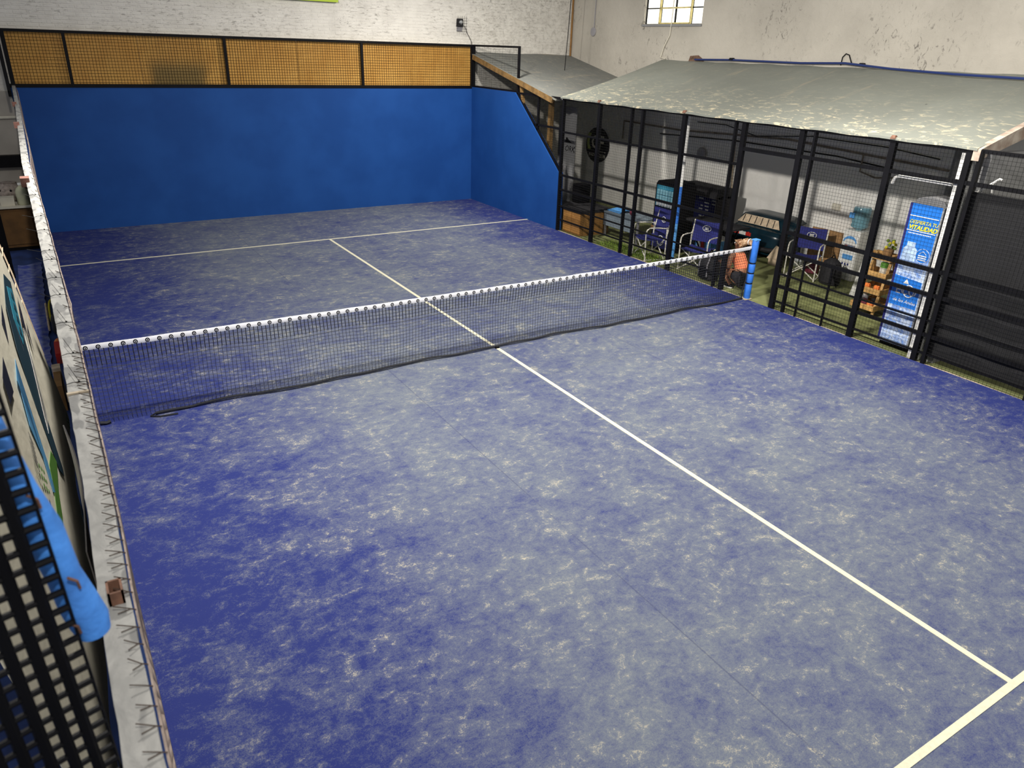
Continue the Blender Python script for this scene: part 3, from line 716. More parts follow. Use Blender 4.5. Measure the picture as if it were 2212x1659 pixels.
# printed banner leaning along the fence line: plane x = -0.0584 - 0.1205 z
def bx(z): return -0.0584 - 0.1205 * z
bn = thing('printed_banner', 'cream banner printed with teal stripes and green dots leaning beside the wall', 'banner', (-0.17, -3.8, 0.93))
def ban(u, v):
    y = -1.62 - 4.6 * u; z = 0.90 + 0.06 * math.sin(u * 9) * (1 - v) + 1.75 * v + 0.05 * u; y += -0.10 * (v - 0.15) * (1 - u)
    return (bx(z) + 0.008 * math.sin(u * 14 + v * 3) * (1 - 0.6 * v) + 0.004 * math.sin(u * 37), y, z)
part('cloth', MB().sheet(ban, 60, 16, thick=(-0.004, 0, 0)), 'cream', bn, smooth=True)
def patch(name, pts, mt, off=0.010):
    n = len(pts); cy = sum(p[0] for p in pts) / n; cz = sum(p[1] for p in pts) / n
    mb = MB(); mb.prism([(a, b) for a, b in pts], (0, 0, 0), (0, 1, 0), (0, 0, 1), (1, 0, 0), 0.001)
    mb.v = [(bx(z) + off + x, y, z) for x, y, z in mb.v]
    return part(name, mb, mt, bn)
patch('ink_shape', [(-2.2, 2.3), (-1.95, 2.17), (-2.45, 2.0), (-2.62, 1.90), (-3.18, 1.58), (-3.44, 1.355), (-3.52, 1.34), (-3.60, 1.43), (-3.43, 1.80), (-3.2, 2.08), (-2.8, 2.26)], 'dteal')
patch('cyan_shape', [(-2.35, 2.25), (-2.12, 2.165), (-2.54, 1.97), (-2.80, 1.975), (-2.73, 2.13)], 'cyan', 0.013)
for k in range(4): patch('cyan_band', [(-2.25 - .13 * k, 2.19 - .045 * k), (-2.22 - .13 * k, 2.15 - .045 * k), (-2.30 - .13 * k, 2.12 - .045 * k), (-2.34 - .13 * k, 2.17 - .045 * k)], 'dteal', 0.015)
for k in range(6):
    a = k * 0.028; patch('white_stripe', [(-2.42 - a, 1.965 - a * 0.15 - .02 * k), (-2.46 - a, 1.93 - .02 * k), (-3.02 - a, 1.69 - .018 * k), (-3.29 - a, 1.665 - .012 * k), (-3.05 - a, 1.78 - .02 * k)][:4] + [(-2.9 - a, 1.79 - .02 * k)], 'white', 0.014)
patch('blue_brush', [(-3.45, 2.12), (-3.75, 2.10), (-3.70, 1.93), (-3.78, 1.84), (-3.93, 1.67), (-4.13, 1.575), (-4.19, 1.615), (-4.02, 1.74), (-4.0, 1.93), (-3.8, 2.04)], 'sky')
patch('green_brush', [(-3.63, 1.585), (-3.58, 1.48), (-4.0, 1.51), (-4.25, 1.49), (-4.45, 1.50), (-4.42, 1.58), (-4.1, 1.60), (-3.92, 1.64)], 'green')
for P in ([(-2.5, 2.12), (-2.62, 2.05), (-2.9, 1.97), (-2.7, 2.14)], [(-1.95, 2.05), (-2.05, 1.98), (-2.35, 1.86), (-2.3, 1.97)], [(-2.05, 1.88), (-2.12, 1.84), (-2.33, 1.75), (-2.2, 1.86)], [(-3.05, 2.33), (-3.2, 2.28), (-3.45, 2.22), (-3.35, 2.32)], [(-3.9, 2.3), (-4.05, 2.16), (-4.3, 2.2), (-4.2, 2.3)], [(-2.45, 1.0), (-2.5, 0.97), (-2.72, 0.955), (-2.6, 1.02)], [(-2.3, 1.08), (-2.33, 1.05), (-2.42, 1.06), (-2.38, 1.09)]):
    patch('ink_splash', P, 'ink', 0.012)
for k in range(9):
    y, z = -4.28 + 0.03 * (k % 3) - 0.055 * (k // 3), 1.83 - 0.035 * (k % 3) - 0.03 * (k // 3)
    patch('green_dot', [(y + 0.018 * math.cos(t), z + 0.013 * math.sin(t)) for t in [2 * math.pi * i / 8 for i in range(8)]], 'green', 0.012)
for k in range(6):
    y, z = -1.90 - 0.07 * (k % 3), 1.03 - 0.05 * (k // 3)
    patch('green_dot', [(y + 0.022 * math.cos(t), z + 0.013 * math.sin(t)) for t in [2 * math.pi * i / 8 for i in range(8)]], 'green', 0.014)
for k in range(7): patch('scribble', [(-4.15 - .03 * k, 1.97 - .012 * k), (-4.16 - .03 * k, 1.96 - .012 * k), (-4.17 - .03 * k, 1.90 - .012 * k), (-4.16 - .03 * k, 1.90 - .012 * k)], 'ink', 0.012)
patch('blue_scribble', [(-3.30, 1.02), (-3.34, 0.99), (-3.55, 0.97), (-3.62, 0.985), (-3.50, 1.03)], 'sky', 0.013)
patch('blue_tab', [(-1.62, 1.33), (-1.70, 1.40), (-1.86, 1.38), (-1.80, 1.31)], 'sky', 0.014)
# rope lacing the banner's far edge
rp = MB(); rp.tube([(bx(2.5) - 0.02, -1.3, 2.48), (bx(2.1), -1.45, 2.1), (bx(1.75), -1.55, 1.75), (bx(1.45), -1.60, 1.45)], 0.006, 6)
rope = part('edge_rope', rp, 'beige', bn)
for k in range(8):
    t = k / 7; z = 2.42 - 0.9 * t; part('lacing', MB().tube([(bx(z), -1.33 - 0.25 * t, z), (bx(z) - 0.01, -1.62 - 0.08 * (1 - t), z - 0.04)], 0.004, 5), 'beige', bn)
pm = thing('rear_mesh_panel', 'dark mesh panel standing behind the far end of the printed banner', 'mesh', (-0.68, 4.5, 0.0))
part('wire_mesh', wires(MB(), (-0.66, 2.6, 0.30), (0, 1, 0), (0, 0, 1), 3.9, 2.2, 0.05, 0.005), 'black', pm, kind='stuff')
for a in (2.6, 6.5): part('post', MB().bar((-0.68, a, -0.004), (-0.68, a, 2.6), 0.04), 'black', pm)

# floor things in the passage
rg = MB(); rg.sheet(lambda u, v: (-0.62 + 0.36 * v + 0.008 * math.sin(u * 120) * (v > 0.9) - 0.06 * u * v, 7.25 - 6.7 * u - 0.1 * math.sin(v * 5) * (1 - u), 0.02 + 0.012 * math.sin(u * 30 + v * 4)), 90, 8, thick=(0, 0, -0.016))
M['rug'] = mat('blue_shag', (0.05, 0.08, 0.42), 0.95, col2=(0.22, 0.26, 0.48), scale=9, bump=0.8, bscale=90)
solo('carpet_offcut', rg, 'rug', 'fuzzy blue carpet strip lying in the passage beside the left wall', 'rug', (-0.45, 3.5, 0.0))
cb = thing('brown_cabinet', 'low brown cabinet at the far end of the passage', 'cabinet', (-0.50, 8.9, 0.0))
part('carcass', MB().box((-0.82, 8.48, 0.06), (-0.22, 9.6, 0.80)), 'dbrown', cb); part('door', MB().box((-0.76, 8.455, 0.12), (-0.26, 8.48, 0.74)), 'dbrown', cb)
part('top', MB().box((-0.85, 8.42, 0.80), (-0.20, 9.62, 0.83)), 'offwhite', cb); part('plinth', MB().box((-0.80, 8.5, -0.004), (-0.24, 9.58, 0.06)), 'black', cb)
jg = thing('plastic_jug', 'cloudy plastic jug with yellowish liquid on the brown cabinet', 'jug', (-0.33, 8.62, 0.83))
part('body', MB().lathe([(0.09, 0), (0.105, 0.02), (0.105, 0.24), (0.08, 0.30), (0.035, 0.34), (0.035, 0.36)], (-0.33, 8.62, 0.83), 16), mat('cloudy_plastic', (0.48, 0.48, 0.34), 0.4, var=0.1), jg, smooth=True)
part('cap', MB().lathe([(0.04, 0.36), (0.04, 0.395), (0.03, 0.40)], (-0.33, 8.62, 0.83), 12), 'white', jg)
solo('white_tub', MB().box((-0.70, 8.55, 0.83), (-0.48, 8.75, 0.98), taper=1.08), 'offwhite', 'small white square tub beside the jug on the cabinet', 'tub', (-0.5, 8.65, 0.83))
pt = thing('spotted_pot', 'round speckled pot with pierced holes on the passage cabinet', 'pot', (-0.52, 9.1, 0.83))
part('body', MB().lathe([(0.12, 0), (0.20, 0.06), (0.235, 0.16), (0.20, 0.27), (0.13, 0.33), (0.14, 0.35)], (-0.52, 9.1, 0.83), 20), mat('clay', (0.30, 0.25, 0.22), 0.8, var=0.3, scale=18), pt, smooth=True)
for k in range(14):
    a = 2 * math.pi * k / 7 + 0.3 * (k // 7); zz = 0.11 + 0.11 * (k // 7); part('hole', MB().ball((-0.52 + 0.222 * math.cos(a), 9.1 + 0.222 * math.sin(a), 0.83 + zz), 0.02, n=8), 'black', pt)
solo('red_flowers', MB().ball((-0.42, 9.45, 0.95), 0.10, sc=(1.6, 0.8, 1)).ball((-0.30, 9.45, 1.02), 0.07).ball((-0.52, 9.45, 1.03), 0.07), 'plum', 'dark red bunch at the back of the passage cabinet', 'flowers', (-0.42, 9.45, 0.83), kind=None)
pp = MB().tube([(-2.0, 9.86, 2.25), (-0.13, 9.86, 2.28)], 0.028, 8); solo('wall_pipe', pp, 'offwhite', 'pale pipe running across the wall above the passage', 'pipe', (-1, 9.9, 2.27))
solo('dark_beam', MB().box((-2.0, 9.72, 1.36), (-0.15, 9.90, 1.58)), 'black', 'black steel beam crossing low on the passage end wall', 'beam', (-1, 9.9, 1.36))
wbk = thing('wood_block', 'upright brown wooden block standing in the passage by the wall', 'block', (-0.24, 0.9, 0.0))
part('block', MB().box((-0.285, 0.55, -0.004), (-0.215, 1.0, 0.30)), 'brown', wbk)
for k in range(2): part('plank', MB().box((-0.29, 1.0 + 0.075 * k, -0.004), (-0.205, 1.07 + 0.075 * k, 0.34)), 'beige', wbk)
solo('yellow_cable', MB().tube([(-0.20 + 0.05 * math.cos(t), 4.2 + 0.65 * math.sin(t), 0.03 + 0.01 * math.sin(3 * t)) for t in [0.4 + i * 0.3 for i in range(18)]], 0.016, 6), 'yellow', 'loop of yellow cable on the floor between the rug and the wall', 'cable', (-0.2, 4.2, 0.0), smooth=True)
solo('dark_bag', MB().lathe([(0.05, 0), (0.09, 0.05), (0.08, 0.2), (0.03, 0.26)], (-0.19, 3.3, 0.0), 12, 0, 0.6, 2.2), 'bag', 'slumped dark green-black bag behind the left wall', 'bag', (-0.19, 3.3, 0.0), smooth=True)
solo('red_box', MB().box((-0.25, 2.05, -0.004), (-0.13, 2.55, 0.10)).box((-0.245, 2.06, 0.10), (-0.135, 2.54, 0.13)), 'red', 'flat red box on the passage floor behind the left wall', 'box', (-0.19, 2.3, 0.0))
solo('orange_ball', MB().ball((-0.19, 2.70, 0.055), 0.06), 'orange', 'small orange ball beside the flat red box', 'ball', (-0.19, 2.70, 0.0), smooth=True)
solo('pale_stick', MB().tube([(-0.285, 4.6, 0.046), (-0.28, 3.3, 0.046)], 0.014, 6), 'beige', 'pale wooden stick lying along the edge of the blue rug', 'stick', (-0.23, 4.0, 0.0))
gc = MB().sheet(lambda u, v: (-0.118 + 0.035 * math.sin(u * 3.0) * v - 0.01 * v, -5.05 + 0.85 * u * (1 - 0.15 * v), 1.55 + 0.28 * v + 0.22 * u - 0.25 * max(0, 0.3 - u)), 14, 6, thick=(0.006, 0, 0))
solo('plastic_chair', gc, 'lp', 'grey moulded plastic chair back wedged between banner and wall', 'chair', (-0.12, -4.6, 1.55), smooth=True)

# ================================================================== THINGS ON THE BRICK WALL
sg = thing('lime_sign', 'lime green sign board mounted high on the white brick wall', 'sign', (5.2, 9.95, 4.64))
part('board', MB().box((3.2, 9.90, 4.635), (6.56, 9.96, 5.5)), 'lime', sg); part('batten', MB().box((3.3, 9.96, 4.8), (6.4, 10.0, 4.9)), 'oldwood', sg)
cl = thing('caged_lamp', 'small lamp in a wire cage on the white brick wall above the corner post', 'lamp', (9.73, 9.95, 4.15))
part('housing', MB().box((9.63, 9.92, 4.26), (9.80, 9.995, 4.44), taper=0.85), 'bag', cl); part('lens', MB().ball((9.72, 9.91, 4.36), 0.05, n=10), 'silver', cl); part('bracket', MB().box((9.64, 9.96, 4.16), (9.78, 9.995, 4.26)), 'lp', cl)
part('cage', wires(MB(), (9.58, 9.86, 4.12), (1, 0, 0), (0, 0, 1), 0.30, 0.38, 0.06, 0.0035), 'black', cl, kind='stuff')
solo('lamp_cable', MB().tube([(9.86, 9.97, 4.28), (9.94, 9.96, 4.1), (10.02, 9.95, 3.98), (10.04, 9.90, 3.86)], 0.006, 5), 'black', 'thin dark cable hanging from the caged lamp to the corner post', 'cable', (9.9, 9.96, 3.9))
solo('corner_pipe', MB().tube([(13.15, 9.93, 3.66), (13.15, 9.93, 7.0)], 0.025, 8), 'brown', 'brown pipe running up the corner where the two walls meet', 'pipe', (13.15, 9.93, 3.66))
solo('ceiling_rope', MB().tube([(11.9, 8.4, 3.33), (11.95, 8.4, 4.3), (12.0, 8.4, 5.6)], 0.010, 5), 'black', 'thin black rope dropping onto the darker rear roof', 'rope', (11.9, 8.4, 3.33))
db = MB().tube([(WX - 0.02, 8.95, 5.6), (WX - 0.02, 8.97, 4.35)], 0.012, 5); db.lathe([(0.10, -0.01), (0.11, 0.0), (0.10, 0.02)], (0, 0, 0), 16, mtx=Matrix.Translation((WX - 0.02, 9.0, 4.27)) @ Matrix.Rotation(math.pi / 2, 4, 'Y'))
solo('junction_disc', db, 'lp', 'round grey junction plate with its feed pipe on the plastered wall', 'fixture', (WX, 9.0, 4.2))
solo('window_cable', MB().tube([(WX - 0.02, 6.02, 5.7), (WX - 0.03, 6.02, 4.6), (WX - 0.02, 6.05, 4.2), (WX - 0.03, 6.2, 3.95), (WX - 0.03, 6.28, 3.72), (WX - 0.04, 6.1, 3.70)], 0.013, 6), 'offwhite', 'pale cable running down past the lit window to the roof', 'cable', (WX, 6.1, 3.7))
solo('roof_hose', MB().tube([(13.14, 5.1, 3.71), (13.14, 4.0, 3.735), (13.14, 2.2, 3.73), (13.13, 1.2, 3.76), (13.05, 0.2, 3.70), (12.9, -1.0, 3.665), (12.82, -2.2, 3.65), (12.8, -3.1, 3.645)], 0.02, 7), 'hose', 'dark blue hose lying along the top of the lean-to roof', 'hose', (13.1, 1, 3.66), smooth=True)
solo('wire_hook', MB().tube([(WX - 0.02, 1.32, 3.72), (WX - 0.02, 1.31, 3.86), (WX - 0.02, 1.25, 3.92), (WX - 0.02, 1.18, 3.90), (WX - 0.02, 1.12, 3.80), (WX - 0.03, 1.08, 3.75)], 0.010, 6), 'black', 'bent black wire hook standing out of the plaster over the hose', 'hook', (WX, 1.2, 3.72))
for (y, a) in ((4.0, 0), (0.85, 1)): solo('hose_clip', MB().box((WX - 0.10, y - 0.05, 3.735), (WX - 0.005, y + 0.05, 3.775), taper=0.7), 'black', ('black clip on the hose beside the wire hook' if a else 'black clip on the hose near the broken plaster hole'), 'clip', (WX, y, 3.73))
# conduits under the lean-to
def pipe(nm, pts, r, mt, label, cat='pipe'): return solo(nm, MB().tube(pts, r, 6), mt, label, cat, pts[0])
M['dull'] = mat('dull_pipe', (0.22, 0.18, 0.14), 0.7, var=0.3)
pipe('conduit', [(WX - .03, 7.4, 1.75), (WX - .03, 7.4, 2.19), (WX - .03, 5.3, 2.17), (WX - .03, 2.2, 2.30), (WX - .03, -1.2, 2.16)], 0.022, 'dull', 'brown conduit running the length of the wall under the lean-to')
pipe('conduit', [(WX - .03, 6.0, 2.02), (WX - .03, 3.6, 2.12), (WX - .03, 1.0, 2.12), (WX - .03, -1.1, 1.98)], 0.014, 'black', 'thin black conduit running below the brown one on the white wall')
pipe('cable', [(WX - .02, 4.8, 2.40), (WX - .05, 3.9, 2.42), (WX - .066, 3.0, 2.28), (WX - .05, 1.6, 2.42), (WX - .03, 0.0, 2.40), (WX - .03, -1.0, 2.32)], 0.010, 'black', 'sagging black cable strung high under the lean-to roof', 'cable')
pipe('drop_pipe', [(WX - .062, 0.42, 2.225), (WX - .062, 0.42, 1.92), (WX - .05, 0.10, 1.85), (WX - .03, -0.25, 1.90)], 0.016, 'dull', 'bent pipe stub dropping from the conduit above the water dispenser')
pipe('hanging_tape', [(WX - .056, 3.55, 2.15), (WX - .04, 3.52, 1.4), (WX - .03, 3.40, 0.6), (WX - .03, 3.38, 0.4)], 0.014, 'beige', 'stained tan cord hanging down the white wall left of the doorway view', 'cord')
pipe('down_pipe', [(WX - .10, -1.35, 1.4), (WX - .10, -1.35, 2.9)], 0.085, 'grey', 'grey downpipe under the roof by the white column')
solo('wall_socket', MB().box((WX - .045, 0.70, 1.13), (WX, 0.87, 1.25)), 'offwhite', 'cream wall socket box above the cardboard sheet', 'socket', (WX, .8, 1.13))
solo('meter_box', MB().box((WX - .07, 5.05, 1.76), (WX, 5.30, 2.025)).box((WX - .075, 5.08, 1.78), (WX - .07, 5.27, 2.005)), 'lp', 'grey flush box on the shaded wall under the brown conduit', 'box', (WX, 5.2, 1.78))
solo('grey_float', MB().ball((WX - .08, 4.5, 1.75), 0.13, sc=(0.5, 1, 1)), 'lp', 'round grey disc hanging on the shaded wall', 'disc', (WX, 4.5, 1.62), smooth=True)

# round club sign
cs = thing('club_sign', 'round black club sign with CF letters on the wall behind the fence', 'sign', (WX - .03, 8.43, 1.47))
n = 32; part('disc', MB().prism([(0.50 * math.cos(2 * math.pi * i / n), 0.46 * math.sin(2 * math.pi * i / n)) for i in range(n)], (WX - .02, 8.43, 1.47), (0, -1, 0), (0, 0, 1), (-1, 0, 0), 0.03), 'black', cs)
tx = lambda nm, s, size, mt, a, b, **k: text_part(nm, s, size, mt, cs, (WX - .054, 8.43 - a, 1.47 + b), (0, -1, 0), (0, 0, 1), **k)
tx('letter_c', 'C', 0.52, 'offwhite', -0.26, -0.10, bold=0.006); tx('letter_f', 'F', 0.52, 'offwhite', 0.06, -0.10, bold=0.006)
tx('club_text', 'PADEL CLUB', 0.125, 'offwhite', -0.32, -0.31)
gr = MB(); gr.prism([(-0.40 + 0.10 * t * (1 - t) * 0 - 0.05 * math.sin(math.pi * t) , -0.13 + 0.42 * t) for t in [i / 8 for i in range(9)]] + [(-0.26 - 0.09 * math.sin(math.pi * t), -0.13 + 0.42 * t) for t in [1 - i / 8 for i in range(9)]], (WX - .052, 8.43, 1.47), (0, -1, 0), (0, 0, 1), (-1, 0, 0), 0.003); part('green_arc', gr, 'logo_green', cs)
for k in range(6): part('dash', MB().box((WX - .056, 8.43 - 0.02 - .065 * k - .04, 1.47 - .165), (WX - .052, 8.43 - .02 - .065 * k, 1.47 - .145)), 'offwhite', cs)

# ================================================================== SITTING AREA, far end
gp = thing('rollup_banner', 'tall grey banner stand with black lettering behind the fence corner', 'banner', (10.75, 6.75, 0.0))
part('board', MB().box((10.94, 6.50, -0.012), (10.99, 7.15, 2.6)), 'grey', gp)
text_part('lettering', 'ORK', 0.19, 'black', gp, (10.937, 6.86, 1.60), (0, -1, 0), (0, 0, 1), shear=0.25)
part('swoosh', MB().prism([(0, 0), (0.32, 0.0), (0.2, 0.04), (0.08, 0.12)], (10.938, 6.88, 1.80), (0, -1, 0), (0, 0, 1), (-1, 0, 0), 0.003), 'black', gp)
fn = thing('pedestal_fan', 'grey pedestal fan with round cage in front of the grey panel', 'fan', (10.48, 6.40, 0.0))
FC = Vector((10.48, 6.40, 1.16)); fm = Matrix.Translation(FC) @ Matrix.Rotation(math.radians(30), 4, 'Z') @ Matrix.Rotation(math.pi / 2, 4, 'X')
cg = MB()
for r in (0.29, 0.22, 0.15, 0.08): cg.tube([fm @ Vector((r * math.cos(t), r * math.sin(t), 0.05 * (1 - r / .3))) for t in [2 * math.pi * i / 24 for i in range(24)]], 0.006, 4, closed=True)
for i in range(16): a = 2 * math.pi * i / 16; cg.tube([fm @ Vector((0.05 * math.cos(a), 0.05 * math.sin(a), 0.05)), fm @ Vector((0.29 * math.cos(a), 0.29 * math.sin(a), 0.0))], 0.003, 3)
part('cage', cg, 'lp', fn, kind='stuff')
for k in range(4):
    a = k * math.pi / 2 + .4; b = MB(); P = [Vector((0.03, -0.02, 0)), Vector((0.24, -0.09, 0.015)), Vector((0.25, 0.07, -0.015)), Vector((0.03, 0.03, 0))]
    rz = Matrix.Rotation(a, 4, 'Z'); b.quad([fm @ rz @ p for p in P]); b.quad([fm @ rz @ (p + Vector((0, 0, -0.006))) for p in reversed(P)]); part('blade', b, 'lp', fn)
part('hub', MB().lathe([(0.045, -0.10), (0.05, 0.03), (0.03, 0.05)], (0, 0, 0), 12, mtx=fm), 'black', fn)
part('pole', MB().tube([(10.48, 6.40, 0.05), (10.48, 6.40, 1.1)], 0.016, 8), 'lp', fn)
for k in range(3): a = 2.1 * k + .3; part('foot', MB().tube([(10.48, 6.40, 0.42), (10.48 + .24 * math.cos(a), 6.40 + .24 * math.sin(a), 0.0)], 0.012, 5), 'white', fn)
solo('speaker_box', MB().box((10.62, 5.72, 0.56), (10.92, 6.0, 0.98)).box((10.60, 5.74, 0.58), (10.62, 5.98, 0.96)), 'black', 'black speaker box standing on the dark bench top', 'speaker', (10.77, 5.86, 0.56))
ct = thing('orange_cabinet', 'orange-brown wooden cabinet with a dark top inside the fence corner', 'cabinet', (10.5, 5.45, 0.0))
part('carcass', MB().box((10.14, 4.98, -0.012), (10.95, 5.66, 0.50)), 'brown', ct); part('front', MB().box((10.125, 5.0, 0.02), (10.14, 5.30, 0.48)), mat('orange_board', (0.42, 0.20, 0.05), 0.6, var=0.15), ct); part('front', MB().box((10.125, 5.32, 0.02), (10.14, 5.64, 0.48)), 'orange_board' if 'orange_board' in M else MATS['orange_board'], ct)
part('top', MB().box((10.11, 4.95, 0.50), (11.0, 6.05, 0.56)), 'bag', ct); part('end_leg', MB().box((10.8, 5.95, -0.012), (10.9, 6.03, 0.5)), 'bag', ct)
tb = thing('grey_table', 'long grey-blue table with a blue cloth behind the far fence bays', 'table', (10.95, 4.3, 0.0))
M['greyblue'] = mat('grey_blue', (0.17, 0.21, 0.25), 0.6, var=0.1)
part('top', MB().box((10.75, 3.75, 0.50), (11.45, 4.95, 0.53)), 'greyblue', tb); part('skirt', MB().box((10.76, 3.9, 0.22), (10.78, 4.94, 0.5)), 'greyblue', tb)
for (x, y) in ((10.79, 3.8), (10.79, 4.9), (11.4, 3.8), (11.4, 4.9)): part('leg', MB().bar((x, y, -0.012), (x, y, 0.5), 0.04), 'lp', tb)
solo('blue_cloth', MB().sheet(lambda u, v: (10.85 + .45 * v, 4.95 - .45 * u, 0.533 + .05 * abs(math.sin(u * 5) * math.sin(v * 4)) + .02), 8, 6, thick=(0, 0, -.02)), 'lblue', 'folded bright blue cloth on the long grey-blue table', 'cloth', (11, 4.7, .53), smooth=True)
solo('toy_ball', MB().ball((11.0, 4.25, 0.60), 0.07), 'plum', 'dark red ball on the grey-blue table', 'ball', (11.0, 4.25, 0.53), smooth=True)
gs = MB()
for i in range(900):
    x = 10.08 + 0.45 * random.random(); y = 2.55 + 1.75 * random.random(); h_ = random.uniform(0.03, 0.10); a = random.random() * 6.28; dx, dy = 0.008 * math.cos(a), 0.008 * math.sin(a); lx, ly = random.uniform(-.03, .03), random.uniform(-.03, .03)
    gs.quad([(x - dx, y - dy, -0.012), (x + dx, y + dy, -0.012), (x + lx, y + ly, h_)])
solo('grass_tufts', gs, mat('grass_green', (0.20, 0.30, 0.04), 0.7, var=0.4, scale=4), 'bright green artificial grass tufts along the inside of the fence', 'grass', (10.3, 3.4, 0.0), kind='stuff')

# tall drinks cooler
ck = thing('drinks_cooler', 'tall dark drinks cooler with blue printed panels behind the fence', 'fridge', (11.15, 3.18, 0.0))
part('body', MB().box((10.92, 2.86, 0.02), (11.45, 3.50, 1.36)), 'black', ck); part('top_cap', MB().prism([(2.86, 1.36), (3.50, 1.36), (3.44, 1.43), (2.92, 1.43)], (10.92, 0, 0), (0, 1, 0), (0, 0, 1), (1, 0, 0), 0.5), 'black', ck)
part('glass_panel', MB().box((10.905, 2.90, 0.92), (10.92, 3.46, 1.34)), mat('teal_glass', (0.01, 0.10, 0.18), 0.2, col2=(0.05, 0.24, 0.34), scale=3), ck)
for k in range(3):
    for q in range(6): part('can', MB().lathe([(0.03, 0), (0.032, 0.02), (0.032, 0.09), (0.025, 0.1)], (10.90, 2.96 + .085 * q, 0.93 + .115 * k), 8), 'silver' if k == 0 else 'bottle', ck)
part('logo_panel', MB().box((10.905, 2.90, 0.50), (10.92, 3.46, 0.89)), 'navy', ck); part('shelf_trim', MB().box((10.88, 2.86, 0.43), (10.93, 3.50, 0.49)), 'card', ck); part('lower_panel', MB().box((10.905, 2.90, 0.06), (10.92, 3.46, 0.42)), 'navy', ck)
part('cup_print', MB().prism([(-.06, .1), (.06, .1), (.045, -.08), (-.045, -.08)], (10.905, 3.15, .70), (0, -1, 0), (0, 0, 1), (-1, 0, 0), .003), 'orange', ck)
part('cup_print', MB().prism([(-.045, .085), (.045, .085), (.034, -.065), (-.034, -.065)], (10.9015, 3.15, .70), (0, -1, 0), (0, 0, 1), (-1, 0, 0), .003), 'navy', ck)
part('ring_print', MB().tube([(10.904, 3.18 + .09 * math.cos(t), .22 + .10 * math.sin(t)) for t in [2 * math.pi * i / 20 for i in range(20)]], .010, 5, closed=True), 'white', ck)
# painted pole
bp = thing('blue_pole', 'slim pole painted white, blue and pale blue standing behind the fence', 'pole', (10.6, 2.46, 0.0))
part('white_top', MB().tube([(10.6, 2.47, 1.47), (10.6, 2.47, 2.92)], .04, 10), 'white', bp); part('blue_middle', MB().tube([(10.6, 2.47, .75), (10.6, 2.47, 1.47)], .042, 10), 'post_blue', bp); part('pale_foot', MB().tube([(10.6, 2.47, -.012), (10.6, 2.47, .75)], .042, 10), 'lblue', bp)
# black stall with blue poster
sk = thing('black_stall', 'black hooded cabinet with a blue notice poster against the white wall', 'cabinet', (12.4, 3.3, 0.0))
part('back', MB().box((12.45, 2.84, -.012), (12.55, 3.98, 1.10)), 'bag', sk); part('hood', MB().prism([(11.98, 1.06), (12.0, 1.12), (12.12, 1.24), (12.56, 1.24), (12.56, 1.06)], (0, 2.80, 0), (1, 0, 0), (0, 0, 1), (0, 1, 0), 1.20), 'bag', sk)
part('side', MB().box((12.05, 2.80, .5), (12.5, 2.86, 1.1)), 'bag', sk)
po = part('poster', MB().box((12.43, 2.95, .28), (12.45, 3.84, 1.04)), 'navy', sk)
for k in range(9):
    zz = .98 - .075 * k
    for q in range(4):
        if random.random() < .8: sub('print_line', MB().box((12.426, 3.03 + .18 * q, zz), (12.43, 3.03 + .18 * q + random.uniform(.07, .15), zz + .028)), 'white', po, sk)
# black table, blue tub, car
bt = thing('black_table', 'low black folding table inside the fence left of the doorway', 'table', (11.2, 2.0, 0.0))
part('top', MB().box((11.0, 1.42, .76), (11.55, 2.62, .80)), 'bag', bt)
for y in (1.55, 2.5):
    part('leg', MB().bar((11.05, y, -.012), (11.5, y + .1, .76), .025), 'black', bt); part('leg', MB().bar((11.5, y, -.012), (11.05, y + .1, .76), .025), 'black', bt)
tu = thing('blue_tub', 'pale blue plastic tub with a red stripe on the turf under the table', 'tub', (11.8, 2.7, 0.0))
part('shell', MB().box((11.62, 2.25, -.012), (11.95, 3.2, .33), taper=1.06), 'lblue', tu); part('rim', MB().box((11.60, 2.22, .33), (11.97, 3.24, .37)), 'white', tu); part('red_stripe', MB().box((11.60, 2.60, .03), (11.62, 2.69, .30)), 'red', tu); part('grey_stripe', MB().box((11.60, 2.70, .03), (11.62, 2.80, .30)), 'silver', tu)

cr = thing('car_front', 'dark teal rounded car shell with beige-lit window and red lettering inside the doorway', 'car', (12.75, 2.1, 0.0))
def carsec(y):
    t = abs((y - 2.05) / 0.74); s = (1 - min(1, t) ** 4) ** 0.5 if t < 1 else 0.0
    return s
def carpt(u, v):
    y = 1.34 + 1.42 * u; s = max(0.55, carsec(y)); 
    P = [(12.42, .10), (12.38, .28), (12.40, .50), (12.46, .57), (12.60, .60), (12.70, .76), (12.82, .82), (13.15, .84)]
    f = v * (len(P) - 1); i = min(int(f), len(P) - 2); g_ = f - i
    x = P[i][0] + (P[i + 1][0] - P[i][0]) * g_; z = P[i][1] + (P[i + 1][1] - P[i][1]) * g_
    return (13.15 - (13.15 - x) * (0.5 + 0.5 * s), y, 0.08 + (z - 0.08) * (0.75 + 0.25 * s))
part('body', MB().sheet(carpt, 24, 28).box((12.6, 1.4, .10), (13.15, 2.7, .55)), 'teal', cr, smooth=True)
part('bumper', MB().tube([(12.55, 1.40, .22), (12.37, 1.6, .22), (12.345, 2.1, .22), (12.37, 2.55, .22), (12.55, 2.72, .22)], .05, 8), 'bag', cr, smooth=True)
wn = part('window', MB().prism([(1.55, .615), (2.66, .605), (2.55, .765), (1.68, .775)], (12.60, 0, 0), (0, 1, 0), (0.55, 0, 1), (-1, 0, .5), .01), 'beige', cr)
wn.data.transform(Matrix.Translation((-0.34, 0, 0)))
for k in range(6): sub('seam', MB().bar((12.585, 1.72 + .16 * k, .63), (12.655, 1.75 + .155 * k, .765), .012, .012), 'bag', wn, cr)
